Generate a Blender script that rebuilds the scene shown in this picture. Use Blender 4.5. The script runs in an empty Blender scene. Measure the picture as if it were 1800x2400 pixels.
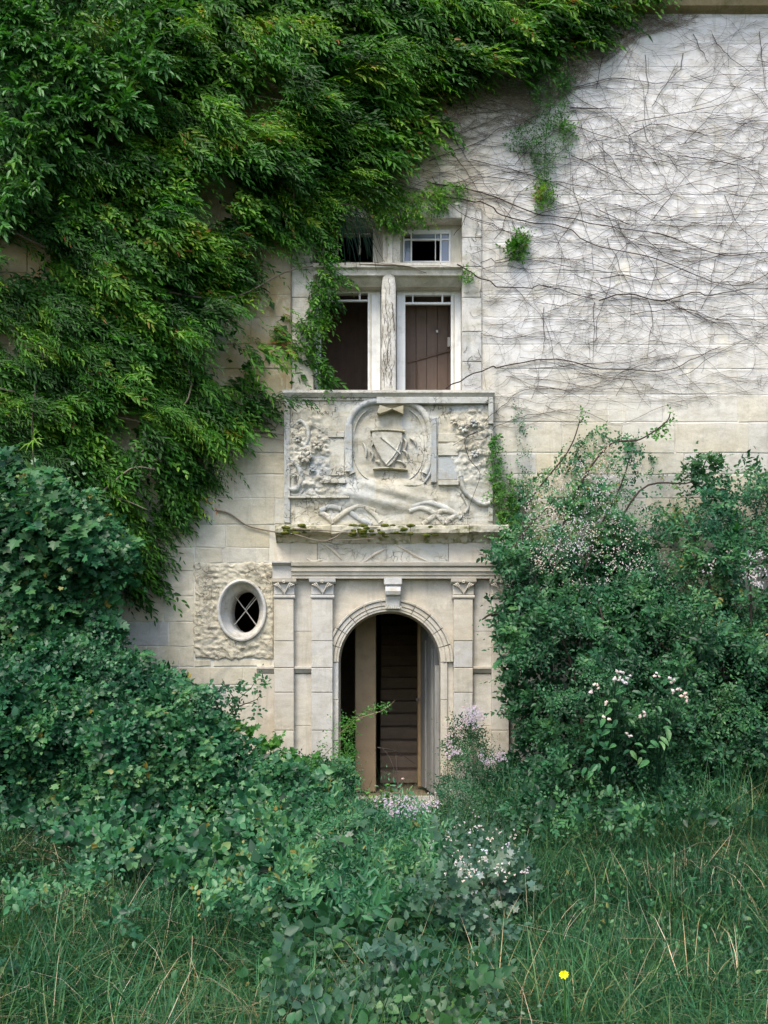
import bpy, math, random
import numpy as np
from mathutils import Vector
random.seed(7)
rng = np.random.default_rng(11)
C = bpy.context.scene.collection
SC = bpy.context.scene

# ------------------------------------------------------------------ camera, sky, sun, exposure
D, EYE, K = 10.0, 1.6, 210.0          # metres to the facade, eye height, photo pixels per metre on the facade
cam = bpy.data.cameras.new('camera'); co = bpy.data.objects.new('camera', cam); C.objects.link(co)
co.location = (0, -D, EYE); co.rotation_euler = (math.radians(90), 0, 0)
cam.sensor_fit = 'HORIZONTAL'; cam.sensor_width = 36; cam.lens = 36*D*K/1800
cam.shift_y = 344/1800; cam.clip_start = 0.05; cam.clip_end = 1500
SC.camera = co
SUN_EL, SUN_AZ = math.radians(58), math.radians(205)     # soft light, high, from behind the photographer and a little to the left
w = bpy.data.worlds.new('World'); SC.world = w; w.use_nodes = True
nt = w.node_tree; bg = nt.nodes['Background']
sky = nt.nodes.new('ShaderNodeTexSky'); sky.sky_type = 'NISHITA'; sky.sun_disc = False
sky.sun_elevation = SUN_EL; sky.sun_rotation = SUN_AZ; sky.air_density = 1.0; sky.dust_density = 2.6; sky.ozone_density = .7
nt.links.new(sky.outputs[0], bg.inputs[0]); bg.inputs[1].default_value = 0.15
sl = bpy.data.lights.new('sun', 'SUN'); so = bpy.data.objects.new('sun', sl); C.objects.link(so)
sl.energy = 1.5; sl.angle = math.radians(22); sl.color = (1.0, 0.94, 0.83)
sd = Vector((math.sin(SUN_AZ)*math.cos(SUN_EL), math.cos(SUN_AZ)*math.cos(SUN_EL), math.sin(SUN_EL)))
so.rotation_euler = sd.to_track_quat('Z', 'Y').to_euler()
SC.view_settings.view_transform = 'Standard'; SC.view_settings.look = 'None'
SC.view_settings.gamma = 1; SC.view_settings.use_curve_mapping = False
SC.view_settings.exposure = 1.2
SC.render.engine = 'CYCLES'
SC.cycles.use_denoising = True
SC.cycles.max_bounces = 6; SC.cycles.diffuse_bounces = 3; SC.cycles.transparent_max_bounces = 6

# ------------------------------------------------------------------ helpers
def wx(px): return (px-900)/K
def wz(py): return (1880-py)/K
def W(px, py, d=0.0):
    """point seen at photo pixel (px,py), d metres in front of the facade"""
    s = (D-d)/D
    px = np.asarray(px, float); py = np.asarray(py, float); d = np.asarray(d, float)
    return np.stack([(px-900)/K*s, -d+0*px, EYE+(1544-py)/K*s], -1)

def dg(py, h=0.0):
    """distance in front of the facade at which height h above the ground is seen on photo row py"""
    return D-(EYE-h)*K*D/np.maximum(np.asarray(py, float)-1544, 200)

def mesh(name, V, F, tint=None, smooth=False):
    V = np.asarray(V, np.float32).reshape(-1, 3)
    me = bpy.data.meshes.new(name)
    if isinstance(F, np.ndarray):
        n, k = F.shape
        me.vertices.add(len(V)); me.vertices.foreach_set('co', V.ravel())
        me.loops.add(n*k); me.loops.foreach_set('vertex_index', F.astype(np.int32).ravel())
        me.polygons.add(n); me.polygons.foreach_set('loop_start', np.arange(0, n*k, k, dtype=np.int32))
        me.update(calc_edges=True)
    else:
        me.from_pydata([tuple(map(float, v)) for v in V], [], F); me.update()
    if tint is not None:
        a = me.attributes.new('tint', 'FLOAT', 'POINT')
        t = np.broadcast_to(np.asarray(tint, np.float32), (len(V),)).copy()
        a.data.foreach_set('value', t)
    if smooth:
        me.polygons.foreach_set('use_smooth', np.ones(len(me.polygons), bool))
    return me

def obj(name, me, mat, parent=None, kind=None, label=None):
    o = bpy.data.objects.new(name, me); C.objects.link(o)
    if mat is not None and len(me.materials) == 0: me.materials.append(mat)
    if parent is not None: o.parent = parent
    if kind: o['kind'] = kind
    if label: o['label'] = label
    return o

def thing(name, label, cat, loc=(0, 0, 0), group=None):
    o = bpy.data.objects.new(name, None); C.objects.link(o); o.location = loc
    o.empty_display_size = .2
    o['label'] = label; o['category'] = cat
    if group: o['group'] = group
    ROOT[o.name] = Vector(loc)
    return o
ROOT = {}

class MB:
    """collects polygons"""
    def __init__(s): s.V = []; s.F = []
    def add(s, V, F):
        b = len(s.V); s.V += [tuple(map(float, v)) for v in V]; s.F += [tuple(i+b for i in f) for f in F]; return s
    def box(s, x0, x1, y0, y1, z0, z1):
        v = [(x, y, z) for x in (x0, x1) for y in (y0, y1) for z in (z0, z1)]
        return s.add(v, [(0,1,3,2), (4,6,7,5), (0,4,5,1), (2,3,7,6), (0,2,6,4), (1,5,7,3)])
    def bbox(s, x0, x1, y0, y1, z0, z1, b=.006):
        """box whose front (y0) edges are chamfered"""
        v = [(x0,y1,z0),(x1,y1,z0),(x1,y1,z1),(x0,y1,z1),(x0,y0+b,z0),(x1,y0+b,z0),(x1,y0+b,z1),(x0,y0+b,z1),
             (x0+b,y0,z0+b),(x1-b,y0,z0+b),(x1-b,y0,z1-b),(x0+b,y0,z1-b)]
        return s.add(v, [(3,2,1,0),(0,1,5,4),(1,2,6,5),(2,3,7,6),(3,0,4,7),(4,5,9,8),(5,6,10,9),(6,7,11,10),(7,4,8,11),(8,9,10,11)])
    def pbox(s, px0, px1, py0, py1, y0, y1, b=.006):
        """bbox given in photo pixels on the facade plane; y0 front"""
        return s.bbox(wx(px0), wx(px1), y0, y1, wz(py1), wz(py0), b)
    def prof(s, px0, px1, pts, caps=True):
        """horizontal moulding: pts = [(y, z)...] run from px0 to px1"""
        n = len(pts); X0, X1 = wx(px0), wx(px1)
        V = [(X0, y, z) for y, z in pts]+[(X1, y, z) for y, z in pts]
        F = [(i, (i+1) % n, n+(i+1) % n, n+i) for i in range(n)]
        if caps: F += [tuple(range(n-1, -1, -1)), tuple(range(n, 2*n))]
        return s.add(V, F)
    def tube(s, P, r, sides=6, caps=True):
        P = np.asarray(P, float); n = len(P); r = np.broadcast_to(r, (n,))
        T = np.gradient(P, axis=0); T /= np.linalg.norm(T, axis=1)[:, None]+1e-9
        up = np.array([0, 1, 0.01]); A = np.cross(T, up); A /= np.linalg.norm(A, axis=1)[:, None]+1e-9; B = np.cross(T, A)
        a = np.arange(sides)*2*math.pi/sides
        V = P[:, None]+r[:, None, None]*(A[:, None]*np.cos(a)[None, :, None]+B[:, None]*np.sin(a)[None, :, None])
        F = [(i*sides+j, i*sides+(j+1) % sides, (i+1)*sides+(j+1) % sides, (i+1)*sides+j) for i in range(n-1) for j in range(sides)]
        if caps: F += [tuple(range(sides-1, -1, -1)), tuple(range((n-1)*sides, n*sides))]
        return s.add(V.reshape(-1, 3), F)
    def sweep(s, path, prof, closed=False, center=None):
        """path [(x,z)] on the facade with outward normals; prof [(offset, y)]"""
        P = np.asarray(path, float); n = len(P)
        if closed: T = np.roll(P, -1, 0)-np.roll(P, 1, 0)
        else: T = np.gradient(P, axis=0)
        T /= np.linalg.norm(T, axis=1)[:, None]; N = np.stack([T[:, 1], -T[:, 0]], 1)
        if center is not None:
            sgn = np.sign(((P-np.asarray(center))*N).sum(1)); N *= sgn[:, None]
        m = len(prof); V = []
        for i in range(n):
            for o, y in prof: V.append((P[i, 0]+N[i, 0]*o, y, P[i, 1]+N[i, 1]*o))
        F = [(i*m+j, i*m+j+1, ((i+1) % n)*m+j+1, ((i+1) % n)*m+j) for i in range(n if closed else n-1) for j in range(m-1)]
        if not closed: F += [tuple(range(m)), tuple(range((n-1)*m+m-1, (n-1)*m-1, -1))]
        return s.add(V, F)
    def build(s, name, mat, parent=None, kind=None, label=None, tint=None, smooth=False):
        me = bpy.data.meshes.new(name); me.from_pydata(s.V, [], s.F); me.update()
        if smooth: me.polygons.foreach_set('use_smooth', np.ones(len(me.polygons), bool))
        if tint is not None:
            a = me.attributes.new('tint', 'FLOAT', 'POINT'); a.data.foreach_set('value', np.full(len(s.V), tint, np.float32))
        return obj(name, me, mat, parent, kind, label)

def hsh(i, j, seed):
    n = (i.astype(np.int64)*374761393+j.astype(np.int64)*668265263+seed*1442695041) & 0x7fffffff
    n = ((n ^ (n >> 13))*1274126177) & 0x7fffffff
    return ((n ^ (n >> 16)) & 0xffff)/65535.0
def vnoise(x, y, seed=0):
    x = np.asarray(x, float); y = np.asarray(y, float)
    i = np.floor(x); j = np.floor(y); u = x-i; v = y-j; u = u*u*(3-2*u); v = v*v*(3-2*v)
    a, b, c, d = hsh(i, j, seed), hsh(i+1, j, seed), hsh(i, j+1, seed), hsh(i+1, j+1, seed)
    return (a*(1-u)+b*u)*(1-v)+(c*(1-u)+d*u)*v
def fbm(x, y, seed=0, o=4):
    s = 0; a = .5; t = 0
    for k in range(o): s = s+a*vnoise(x*2**k, y*2**k, seed+k*17); t += a; a *= .5
    return s/t
def inpoly(x, y, poly):
    c = np.zeros(len(x), bool); n = len(poly)
    for i in range(n):
        x0, y0 = poly[i]; x1, y1 = poly[(i+1) % n]
        if y0 == y1: continue
        m = ((y0 > y) != (y1 > y)) & (x < (x1-x0)*(y-y0)/(y1-y0)+x0); c ^= m
    return c
def edist(x, y, poly):
    d = np.full(len(x), 1e9); n = len(poly)
    for i in range(n):
        a = np.array(poly[i], float); b = np.array(poly[(i+1) % n], float); ab = b-a
        t = np.clip(((x-a[0])*ab[0]+(y-a[1])*ab[1])/(ab@ab+1e-9), 0, 1)
        d = np.minimum(d, np.hypot(x-a[0]-t*ab[0], y-a[1]-t*ab[1]))
    return d
def smooth_path(pts, n=8):
    """Catmull-Rom through pts"""
    P = np.asarray(pts, float); P = np.vstack([2*P[0]-P[1], P, 2*P[-1]-P[-2]]); out = []
    for i in range(1, len(P)-2):
        for t in np.linspace(0, 1, n, endpoint=False):
            a, b, c, d = P[i-1], P[i], P[i+1], P[i+2]
            out.append(.5*((2*b)+(c-a)*t+(2*a-5*b+4*c-d)*t*t+(3*b-a-3*c+d)*t**3))
    out.append(P[-2]); return np.array(out)
def unit(v): return v/(np.linalg.norm(v, axis=-1, keepdims=True)+1e-9)

# ------------------------------------------------------------------ materials
class NT:
    def __init__(s, name):
        s.m = bpy.data.materials.new(name); s.m.use_nodes = True; s.t = s.m.node_tree
        s.b = s.t.nodes['Principled BSDF']; s.out = s.t.nodes['Material Output']
        s.pos = s.t.nodes.new('ShaderNodeNewGeometry').outputs['Position']
    def n(s, kind, **kw):
        x = s.t.nodes.new(kind)
        for k, v in kw.items(): setattr(x, k, v)
        return x
    def lk(s, a, b): s.t.links.new(a, b)
    def val(s, sock, v):
        if hasattr(v, 'is_linked') or isinstance(v, bpy.types.NodeSocket): s.lk(v, sock)
        else: sock.default_value = v
    def noise(s, scale, detail=5, rough=.55, vec=None, stretch=None, dist=0):
        x = s.n('ShaderNodeTexNoise'); x.inputs['Scale'].default_value = scale; x.inputs['Detail'].default_value = detail
        x.inputs['Roughness'].default_value = rough; x.inputs['Distortion'].default_value = dist
        v = vec or s.pos
        if stretch:
            mp = s.n('ShaderNodeMapping'); mp.inputs['Scale'].default_value = stretch; s.lk(v, mp.inputs[0]); v = mp.outputs[0]
        s.lk(v, x.inputs['Vector']); return x.outputs[0]
    def ramp(s, fac, stops, interp='LINEAR'):
        x = s.n('ShaderNodeValToRGB'); s.lk(fac, x.inputs[0]); e = x.color_ramp.elements; x.color_ramp.interpolation = interp
        while len(e) < len(stops): e.new(.5)
        for k, (p, c) in enumerate(stops):
            e[k].position = p; e[k].color = (c, c, c, 1) if isinstance(c, (int, float)) else (*c, 1)
        return x.outputs[0]
    def mix(s, fac, a, b, mode='MIX'):
        x = s.n('ShaderNodeMix', data_type='RGBA', blend_type=mode); s.val(x.inputs[0], fac)
        for sock, v in ((x.inputs[6], a), (x.inputs[7], b)):
            if isinstance(v, tuple): sock.default_value = (*v, 1)
            else: s.lk(v, sock)
        return x.outputs[2]
    def math(s, op, a, b=0.0):
        x = s.n('ShaderNodeMath', operation=op); s.val(x.inputs[0], a); s.val(x.inputs[1], b); return x.outputs[0]
    def attr(s, name='tint'):
        x = s.n('ShaderNodeAttribute'); x.attribute_name = name; return x.outputs['Fac']
    def bump(s, h, strength=.4, dist=.01):
        x = s.n('ShaderNodeBump'); x.inputs['Strength'].default_value = strength; x.inputs['Distance'].default_value = dist
        s.lk(h, x.inputs['Height']); s.lk(x.outputs[0], s.b.inputs['Normal'])
    def col(s, c, rough=.85, spec=.2):
        if isinstance(c, tuple): s.b.inputs['Base Color'].default_value = (*c, 1)
        else: s.lk(c, s.b.inputs['Base Color'])
        s.b.inputs['Roughness'].default_value = rough; s.b.inputs['Specular IOR Level'].default_value = spec

def stone_material(name, warm, grey, pale, tintmix=.7, stain=.55, moss=0.0, bump=.5, cracks=0.0, upper=False):
    m = NT(name)
    t = m.attr()
    c = m.ramp(t, [(0, warm), (.45, tuple(.5*(a+b) for a, b in zip(warm, pale))), (.7, pale), (1, grey)])
    big = m.noise(.9, 6, .6)
    c = m.mix(m.ramp(big, [(.38, 0), (.62, 1)]), c, m.mix(.5, c, grey))
    if upper:      # limewash tone, with the upper wall's brighter skylight painted into the colour
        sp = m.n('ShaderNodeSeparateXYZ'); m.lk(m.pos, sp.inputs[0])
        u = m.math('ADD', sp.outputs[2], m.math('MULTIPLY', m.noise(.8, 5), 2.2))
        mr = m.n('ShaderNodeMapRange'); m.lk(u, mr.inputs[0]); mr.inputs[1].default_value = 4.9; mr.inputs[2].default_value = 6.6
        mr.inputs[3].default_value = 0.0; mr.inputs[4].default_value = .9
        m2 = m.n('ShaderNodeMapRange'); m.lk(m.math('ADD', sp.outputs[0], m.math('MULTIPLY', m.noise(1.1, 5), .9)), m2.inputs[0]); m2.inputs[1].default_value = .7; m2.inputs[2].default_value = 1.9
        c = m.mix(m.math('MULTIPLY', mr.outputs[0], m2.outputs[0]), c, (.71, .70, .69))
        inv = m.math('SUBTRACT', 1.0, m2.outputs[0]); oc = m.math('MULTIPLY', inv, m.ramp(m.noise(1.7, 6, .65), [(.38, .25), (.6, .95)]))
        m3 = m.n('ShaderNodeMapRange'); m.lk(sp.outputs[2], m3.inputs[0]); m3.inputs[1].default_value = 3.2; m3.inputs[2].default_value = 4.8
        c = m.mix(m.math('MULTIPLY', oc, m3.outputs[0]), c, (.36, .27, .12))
    med = m.noise(5, 7, .65, stretch=(1, 1, 2.2))
    c = m.mix(m.ramp(med, [(.45, 0), (.7, stain)]), c, tuple(a*.62 for a in warm), 'MIX')
    pl = m.noise(3.1, 8, .7, dist=.6)
    c = m.mix(m.ramp(pl, [(.56, 0), (.66, .6)]), c, tuple(min(.75, a*1.18) for a in pale))
    run = m.noise(4, 6, .6, stretch=(3, 3, .35))
    c = m.mix(m.ramp(run, [(.55, 0), (.75, .4)]), c, (.20, .19, .15))
    lich = m.noise(2.2, 9, .78, dist=.8)
    c = m.mix(m.ramp(lich, [(.54, 0), (.62, .5)]), c, m.mix(.6, c, (.25, .245, .22)))
    fine = m.noise(70, 6, .7)
    c = m.mix(.35, c, m.ramp(fine, [(.3, .35), (.7, .62)]), 'OVERLAY')
    if moss:
        ms = m.noise(7, 7, .7)
        c = m.mix(m.ramp(ms, [(.5, 0), (.62, moss)]), c, (.085, .095, .022))
    h = m.math('ADD', m.math('MULTIPLY', m.noise(22, 8, .7), .7), m.math('MULTIPLY', m.noise(4, 4), .5))
    if cracks:
        v = m.n('ShaderNodeTexVoronoi', feature='DISTANCE_TO_EDGE'); v.inputs['Scale'].default_value = 9
        wv = m.n('ShaderNodeVectorMath', operation='ADD'); m.lk(m.pos, wv.inputs[0])
        nz = m.n('ShaderNodeTexNoise'); nz.inputs['Scale'].default_value = 6; nz.inputs['Detail'].default_value = 5; m.lk(m.pos, nz.inputs['Vector'])
        sc = m.n('ShaderNodeVectorMath', operation='SCALE'); m.lk(nz.outputs['Color'], sc.inputs[0]); sc.inputs['Scale'].default_value = .35
        m.lk(sc.outputs[0], wv.inputs[1]); m.lk(wv.outputs[0], v.inputs['Vector'])
        k = m.ramp(v.outputs['Distance'], [(0, 1), (.03, 0)])
        k = m.math('MULTIPLY', k, m.ramp(m.noise(3.3, 4), [(.45, 0), (.6, cracks)]))
        c = m.mix(k, c, (.09, .08, .06)); h = m.math('SUBTRACT', h, m.math('MULTIPLY', k, .8))
    m.col(c, .92, .12); m.bump(h, bump, .012)
    return m.m

M = {}
WARM, GREY, PALE = (.52, .46, .32), (.46, .45, .41), (.59, .55, .44)
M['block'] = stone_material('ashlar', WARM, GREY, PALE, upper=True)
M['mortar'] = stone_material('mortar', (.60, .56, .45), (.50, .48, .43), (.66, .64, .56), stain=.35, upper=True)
M['portal'] = stone_material('portal_stone', (.51, .44, .32), (.46, .455, .44), (.58, .53, .43), stain=.5, bump=.4)
M['relief'] = stone_material('carved_stone', (.50, .45, .33), (.36, .38, .38), (.58, .56, .48), stain=.9, bump=.9, cracks=1.0)
M['ledge'] = stone_material('ledge_stone', (.42, .37, .24), (.38, .37, .32), (.52, .48, .36), stain=.7, moss=.85, bump=.8)
M['render'] = stone_material('rough_render', (.50, .45, .32), (.42, .41, .36), (.58, .53, .42), stain=.6, bump=1.0, cracks=.9)
M['window_stone'] = stone_material('window_stone', (.54, .49, .37), (.46, .46, .45), (.64, .61, .54), stain=.8, bump=.6, cracks=.5)
M['eave'] = stone_material('eave_stone', (.30, .23, .12), (.30, .26, .18), (.38, .30, .17), stain=.8, moss=.4, bump=.7)

def wood_material(name, a, b, scale=(14, 14, 1.2), rough=.75, bump=.4):
    m = NT(name); g = m.noise(3, 8, .7, stretch=scale)
    c = m.mix(m.ramp(g, [(.35, 0), (.65, 1)]), a, b)
    d = m.noise(9, 6, .6); c = m.mix(m.ramp(d, [(.5, 0), (.75, .5)]), c, tuple(x*.5 for x in a))
    m.col(c, rough, .25); m.bump(g, bump, .006); return m.m
M['white_paint'] = wood_material('flaking_white_paint', (.80, .80, .78), (.70, .70, .67), rough=.6, bump=.2)
M['dull_paint'] = wood_material('weathered_frame_wood', (.62, .60, .52), (.50, .47, .38), rough=.8)
M['brown'] = wood_material('brown_boards', (.155, .105, .076), (.120, .082, .060), rough=.55, bump=.15)
M['dark_brown'] = wood_material('dark_brown_boards', (.085, .055, .038), (.065, .042, .030), rough=.7, bump=.15)
M['grey_wood'] = wood_material('weathered_grey_wood', (.27, .27, .25), (.17, .165, .15), scale=(22, 22, .8), bump=.9)
M['tan_wood'] = wood_material('tan_wood', (.40, .28, .15), (.30, .20, .10), scale=(22, 22, .8), bump=.5)
M['bark'] = wood_material('creeper_bark', (.055, .038, .030), (.032, .024, .020), scale=(9, 9, 9))
M['bark_pale'] = wood_material('pale_bark', (.24, .20, .15), (.15, .12, .09), scale=(9, 9, 9))
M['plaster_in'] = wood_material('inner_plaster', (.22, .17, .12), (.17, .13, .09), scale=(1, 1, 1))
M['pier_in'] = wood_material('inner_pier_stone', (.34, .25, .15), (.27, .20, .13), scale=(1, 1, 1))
M['step'] = wood_material('stair_wood', (.42, .31, .21), (.32, .24, .165), scale=(1, 8, 8))
m = NT('metal_bar'); m.col((.55, .52, .46), .5, .4); M['bar'] = m.m
m = NT('rusty_iron'); m.col((.16, .13, .11), .6, .4); m.b.inputs['Metallic'].default_value = .4; M['iron'] = m.m
m = NT('sky_tinted_window_glass'); m.col((.26, .31, .40), .05, .9); m.b.inputs['Alpha'].default_value = .55; M['glass'] = m.m  # blue base colour paints in the sky reflected by the panes
m = NT('moss'); c = m.mix(m.ramp(m.noise(30, 5), [(.35, 0), (.65, 1)]), (.05, .07, .012), (.13, .13, .03)); m.col(c, .95, .1); m.bump(m.noise(90, 4), 1, .01); M['moss'] = m.m

def leaf_material(name, stops, trans=.25, rough=.42, spec=.5, warm=.5):
    m = NT(name); t = m.attr()
    c = m.ramp(t, stops)
    v = m.noise(2.3, 5, .6)
    c = m.mix(m.ramp(v, [(.38, 0), (.66, warm)]), c, m.mix(1.0, c, (1.7, 1.05, .5), 'MULTIPLY'))
    v2 = m.noise(1.1, 4, .6); c = m.mix(m.ramp(v2, [(.5, 0), (.7, warm)]), c, m.mix(1.0, c, (.8, .95, 1.35), 'MULTIPLY'))
    m.col(c, rough, spec)
    tr = m.n('ShaderNodeBsdfTranslucent'); tc = m.mix(1.0, c, (1.5, 1.6, .7), 'MULTIPLY'); m.lk(tc, tr.inputs[0])
    mx = m.n('ShaderNodeMixShader'); mx.inputs[0].default_value = trans
    m.lk(m.b.outputs[0], mx.inputs[1]); m.lk(tr.outputs[0], mx.inputs[2]); m.lk(mx.outputs[0], m.out.inputs[0])
    return m.m
M['vine'] = leaf_material('vine_leaf', [(0, (.007, .032, .005)), (.28, (.016, .080, .008)), (.55, (.036, .150, .012)), (.78, (.090, .24, .022)), (.96, (.18, .31, .035)), (1, (.20, .09, .03))], spec=.22, rough=.5, trans=.32)
M['ivy'] = leaf_material('ivy_leaf', [(0, (.004, .028, .012)), (.38, (.013, .082, .034)), (.72, (.042, .170, .072)), (.95, (.12, .26, .11)), (1, (.2, .18, .04))], spec=.35, rough=.42)
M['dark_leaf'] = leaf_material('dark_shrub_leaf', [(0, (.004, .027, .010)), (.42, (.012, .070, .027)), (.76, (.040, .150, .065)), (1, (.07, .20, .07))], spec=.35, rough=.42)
M['fresh'] = leaf_material('fresh_leaf', [(0, (.025, .11, .02)), (.5, (.045, .17, .03)), (.9, (.085, .23, .04)), (1, (.17, .25, .06))], spec=.3)
M['pale_leaf'] = leaf_material('pale_grey_leaf', [(0, (.014, .055, .030)), (.5, (.032, .100, .058)), (.85, (.08, .16, .12)), (1, (.26, .32, .30))], rough=.5, spec=.4)
M['broad'] = leaf_material('broad_leaf', [(0, (.009, .045, .016)), (.5, (.020, .090, .032)), (.9, (.048, .16, .06)), (1, (.09, .21, .06))], rough=.45, spec=.35)
M['grass'] = leaf_material('grass_blade', [(0, (.007, .030, .010)), (.4, (.016, .082, .034)), (.74, (.042, .155, .070)), (.94, (.085, .18, .06)), (1, (.24, .22, .13))], trans=.2, rough=.5, spec=.3, warm=.5)
M['straw'] = leaf_material('dry_stalk', [(0, (.28, .25, .17)), (1, (.5, .46, .36))], trans=.1, rough=.7, spec=.2)
M['blossom'] = leaf_material('blossom', [(0, (.50, .48, .56)), (1, (.72, .70, .76))], trans=.2, rough=.6, spec=.2)
M['lilac'] = leaf_material('lilac_blossom', [(0, (.36, .33, .45)), (1, (.55, .51, .64))], trans=.2, rough=.6, spec=.2)
m = NT('yellow_petal'); m.col((.85, .75, .01), .5, .3); M['yellow'] = m.m
m = NT('soil'); c = m.mix(m.noise(6, 6), (.035, .028, .018), (.03, .05, .015)); m.col(c, 1, .1); m.bump(m.noise(14, 6), 1, .05); M['soil'] = m.m

# ------------------------------------------------------------------ ground
gx = np.concatenate([np.linspace(-400, -8, 12), np.linspace(-7, 7, 60), np.linspace(8, 400, 12)])
gy = np.concatenate([np.linspace(-400, -12, 10), np.linspace(-11, -.4, 50), [-.15, .25], np.linspace(3, 400, 8)])
X, Y = np.meshgrid(gx, gy, indexing='ij')
Z = (fbm(X*.8, Y*.8, 5)-.5)*.16-.05; Z[(Y > -.4)] = -.04
n1 = len(gy); V = np.stack([X, Y, Z], -1).reshape(-1, 3)
I = np.arange(len(gx)-1)[:, None]*n1+np.arange(n1-1)[None]; I = I.ravel()
g = obj('ground', mesh('ground', V, np.stack([I, I+n1, I+n1+1, I+1], 1), smooth=True), M['soil'], kind='structure')

# ------------------------------------------------------------------ the building
B = thing('chateau', 'cream stone manor house front with arched portal, carved coat of arms and mullioned window', 'building')
HOLES = [(780, 1045, 1395, 1890), (735, 1083, 512, 925), (500, 636, 1345, 1518)]     # px0 px1 py0 py1
WX0, WX1, WZ0, WZ1 = -10, 10, -.3, 9.75
def wall_mesh():
    mb = MB(); TH = .45
    xs = sorted({WX0, WX1, *[wx(h[0]) for h in HOLES], *[wx(h[1]) for h in HOLES]})
    zs = sorted({WZ0, WZ1, *[max(WZ0+.01, wz(h[2])) for h in HOLES], *[max(WZ0+.01, wz(h[3])) for h in HOLES]})
    def hole(i, j):
        if i < 0 or j < 0 or i >= len(xs)-1 or j >= len(zs)-1: return True
        cx, cz = (xs[i]+xs[i+1])/2, (zs[j]+zs[j+1])/2
        return any(wx(h[0]) < cx < wx(h[1]) and wz(h[3]) < cz < wz(h[2]) for h in HOLES)
    for i in range(len(xs)-1):
        for j in range(len(zs)-1):
            if hole(i, j): continue
            a, b, c, d = xs[i], xs[i+1], zs[j], zs[j+1]
            mb.add([(a,0,c),(b,0,c),(b,0,d),(a,0,d)], [(0,1,2,3)]); mb.add([(a,TH,c),(b,TH,c),(b,TH,d),(a,TH,d)], [(3,2,1,0)])
            for (di, dj, e) in ((-1,0,[(a,0,c),(a,0,d),(a,TH,d),(a,TH,c)]), (1,0,[(b,0,d),(b,0,c),(b,TH,c),(b,TH,d)]),
                                (0,-1,[(b,0,c),(a,0,c),(a,TH,c),(b,TH,c)]), (0,1,[(a,0,d),(b,0,d),(b,TH,d),(a,TH,d)])):
                if hole(i+di, j+dj): mb.add(e, [(0,1,2,3)])
    return mb
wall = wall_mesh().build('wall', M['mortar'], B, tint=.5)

# ashlar blocks, standing 8-14 mm proud of the mortar
EXCL = HOLES+[(455, 643, 1320, 1545), (643, 1190, 1228, 1900), (668, 1158, 925, 1240), (683, 1130, 490, 930)]
rows = [1880, 1822, 1765, 1708, 1650, 1606, 1563, 1515, 1458, 1398, 1338, 1284, 1230, 1168, 1112, 1062, 990, 925]
while rows[-1] > 40: rows.append(rows[-1]-random.choice([52, 57, 60, 64, 70]))
def sub(r, h):
    a, b, c, d = r; e, f, g_, k = h
    if f <= a or e >= b or k <= c or g_ >= d: return [r]
    out = []
    if a < e: out.append((a, e, c, d))
    if f < b: out.append((f, b, c, d))
    m0, m1 = max(a, e), min(b, f)
    if c < g_: out.append((m0, m1, c, g_))
    if k < d: out.append((m0, m1, k, d))
    return out
blocks = []
for r0, r1 in zip(rows[:-1], rows[1:]):
    x = -300-random.random()*100
    while x < 2100:
        wd = random.choice([70, 95, 120, 135, 150, 180, 205])*random.uniform(.9, 1.1)
        ps = [(x, x+wd, r1, r0)]
        for h in EXCL: ps = [q for p in ps for q in sub(p, h)]
        blocks += [p for p in ps if p[1]-p[0] > 12 and p[3]-p[2] > 12]; x += wd
VINE = [(-150,-120),(1560,-120),(1500,0),(1400,25),(1360,85),(1280,130),(1170,160),(1080,175),(1050,230),(1050,290),(985,315),(930,355),
        (880,395),(850,440),(780,470),(735,500),(690,560),(680,640),(640,700),(690,800),(735,850),(730,905),(640,935),(570,960),(530,1010),(500,1080),(440,1150),
        (395,1230),(335,1290),(335,1370),(290,1365),(200,1250),(0,1150),(-150,1150)]
def block_mesh(a, b, c, d):
    """a..b in x px, c..d in y px, with uneven chamfered outline"""
    up = c < 880 and a > 1050; gap = (.3 if up else .5)+random.random()*(.4 if up else .9); x0, x1, z0, z1 = wx(a+gap), wx(b-gap), wz(d-gap), wz(c+gap)
    nx = 3; P = []
    j = lambda s=.007: random.uniform(-s, s)
    for i in range(nx): P.append((x0+(x1-x0)*i/nx+j(), z0+j()))
    P.append((x1+j(), z0+j())); P.append((x1+j(), (z0+z1)/2+j()))
    for i in range(nx): P.append((x1-(x1-x0)*i/nx+j(), z1+j()))
    P.append((x0+j(), z1+j())); P.append((x0+j(), (z0+z1)/2+j()))
    n = len(P); y = -random.uniform(.003, .006) if up else -random.uniform(.005, .013); cx, cz = (x0+x1)/2, (z0+z1)/2
    V = [(p[0], .004, p[1]) for p in P]+[(p[0], y+.004, p[1]) for p in P]
    for p in P:
        dx, dz = cx-p[0], cz-p[1]; V.append((p[0]+math.copysign(min(.007, abs(dx)), dx), y+random.uniform(0, .002), p[1]+math.copysign(min(.007, abs(dz)), dz)))
    F = [(i, (i+1) % n, n+(i+1) % n, n+i) for i in range(n)]+[(n+i, n+(i+1) % n, 2*n+(i+1) % n, 2*n+i) for i in range(n)]+[tuple(range(2*n, 3*n))]
    return V, F
def vis(b):
    cx, cy = (b[0]+b[1])/2, (b[2]+b[3])/2
    w_ = max(0, min(b[1], 1800)-max(b[0], 0)); h_ = max(0, min(b[3], 1750)-max(b[2], 0))
    s = w_*h_
    if inpoly(np.array([cx]), np.array([cy]), VINE)[0]: s *= .1
    if cy > 1480 and (cx < 420 or cx > 1190): s *= .05
    return s
blocks.sort(key=vis, reverse=True)
rest = MB(); rt = []
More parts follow.
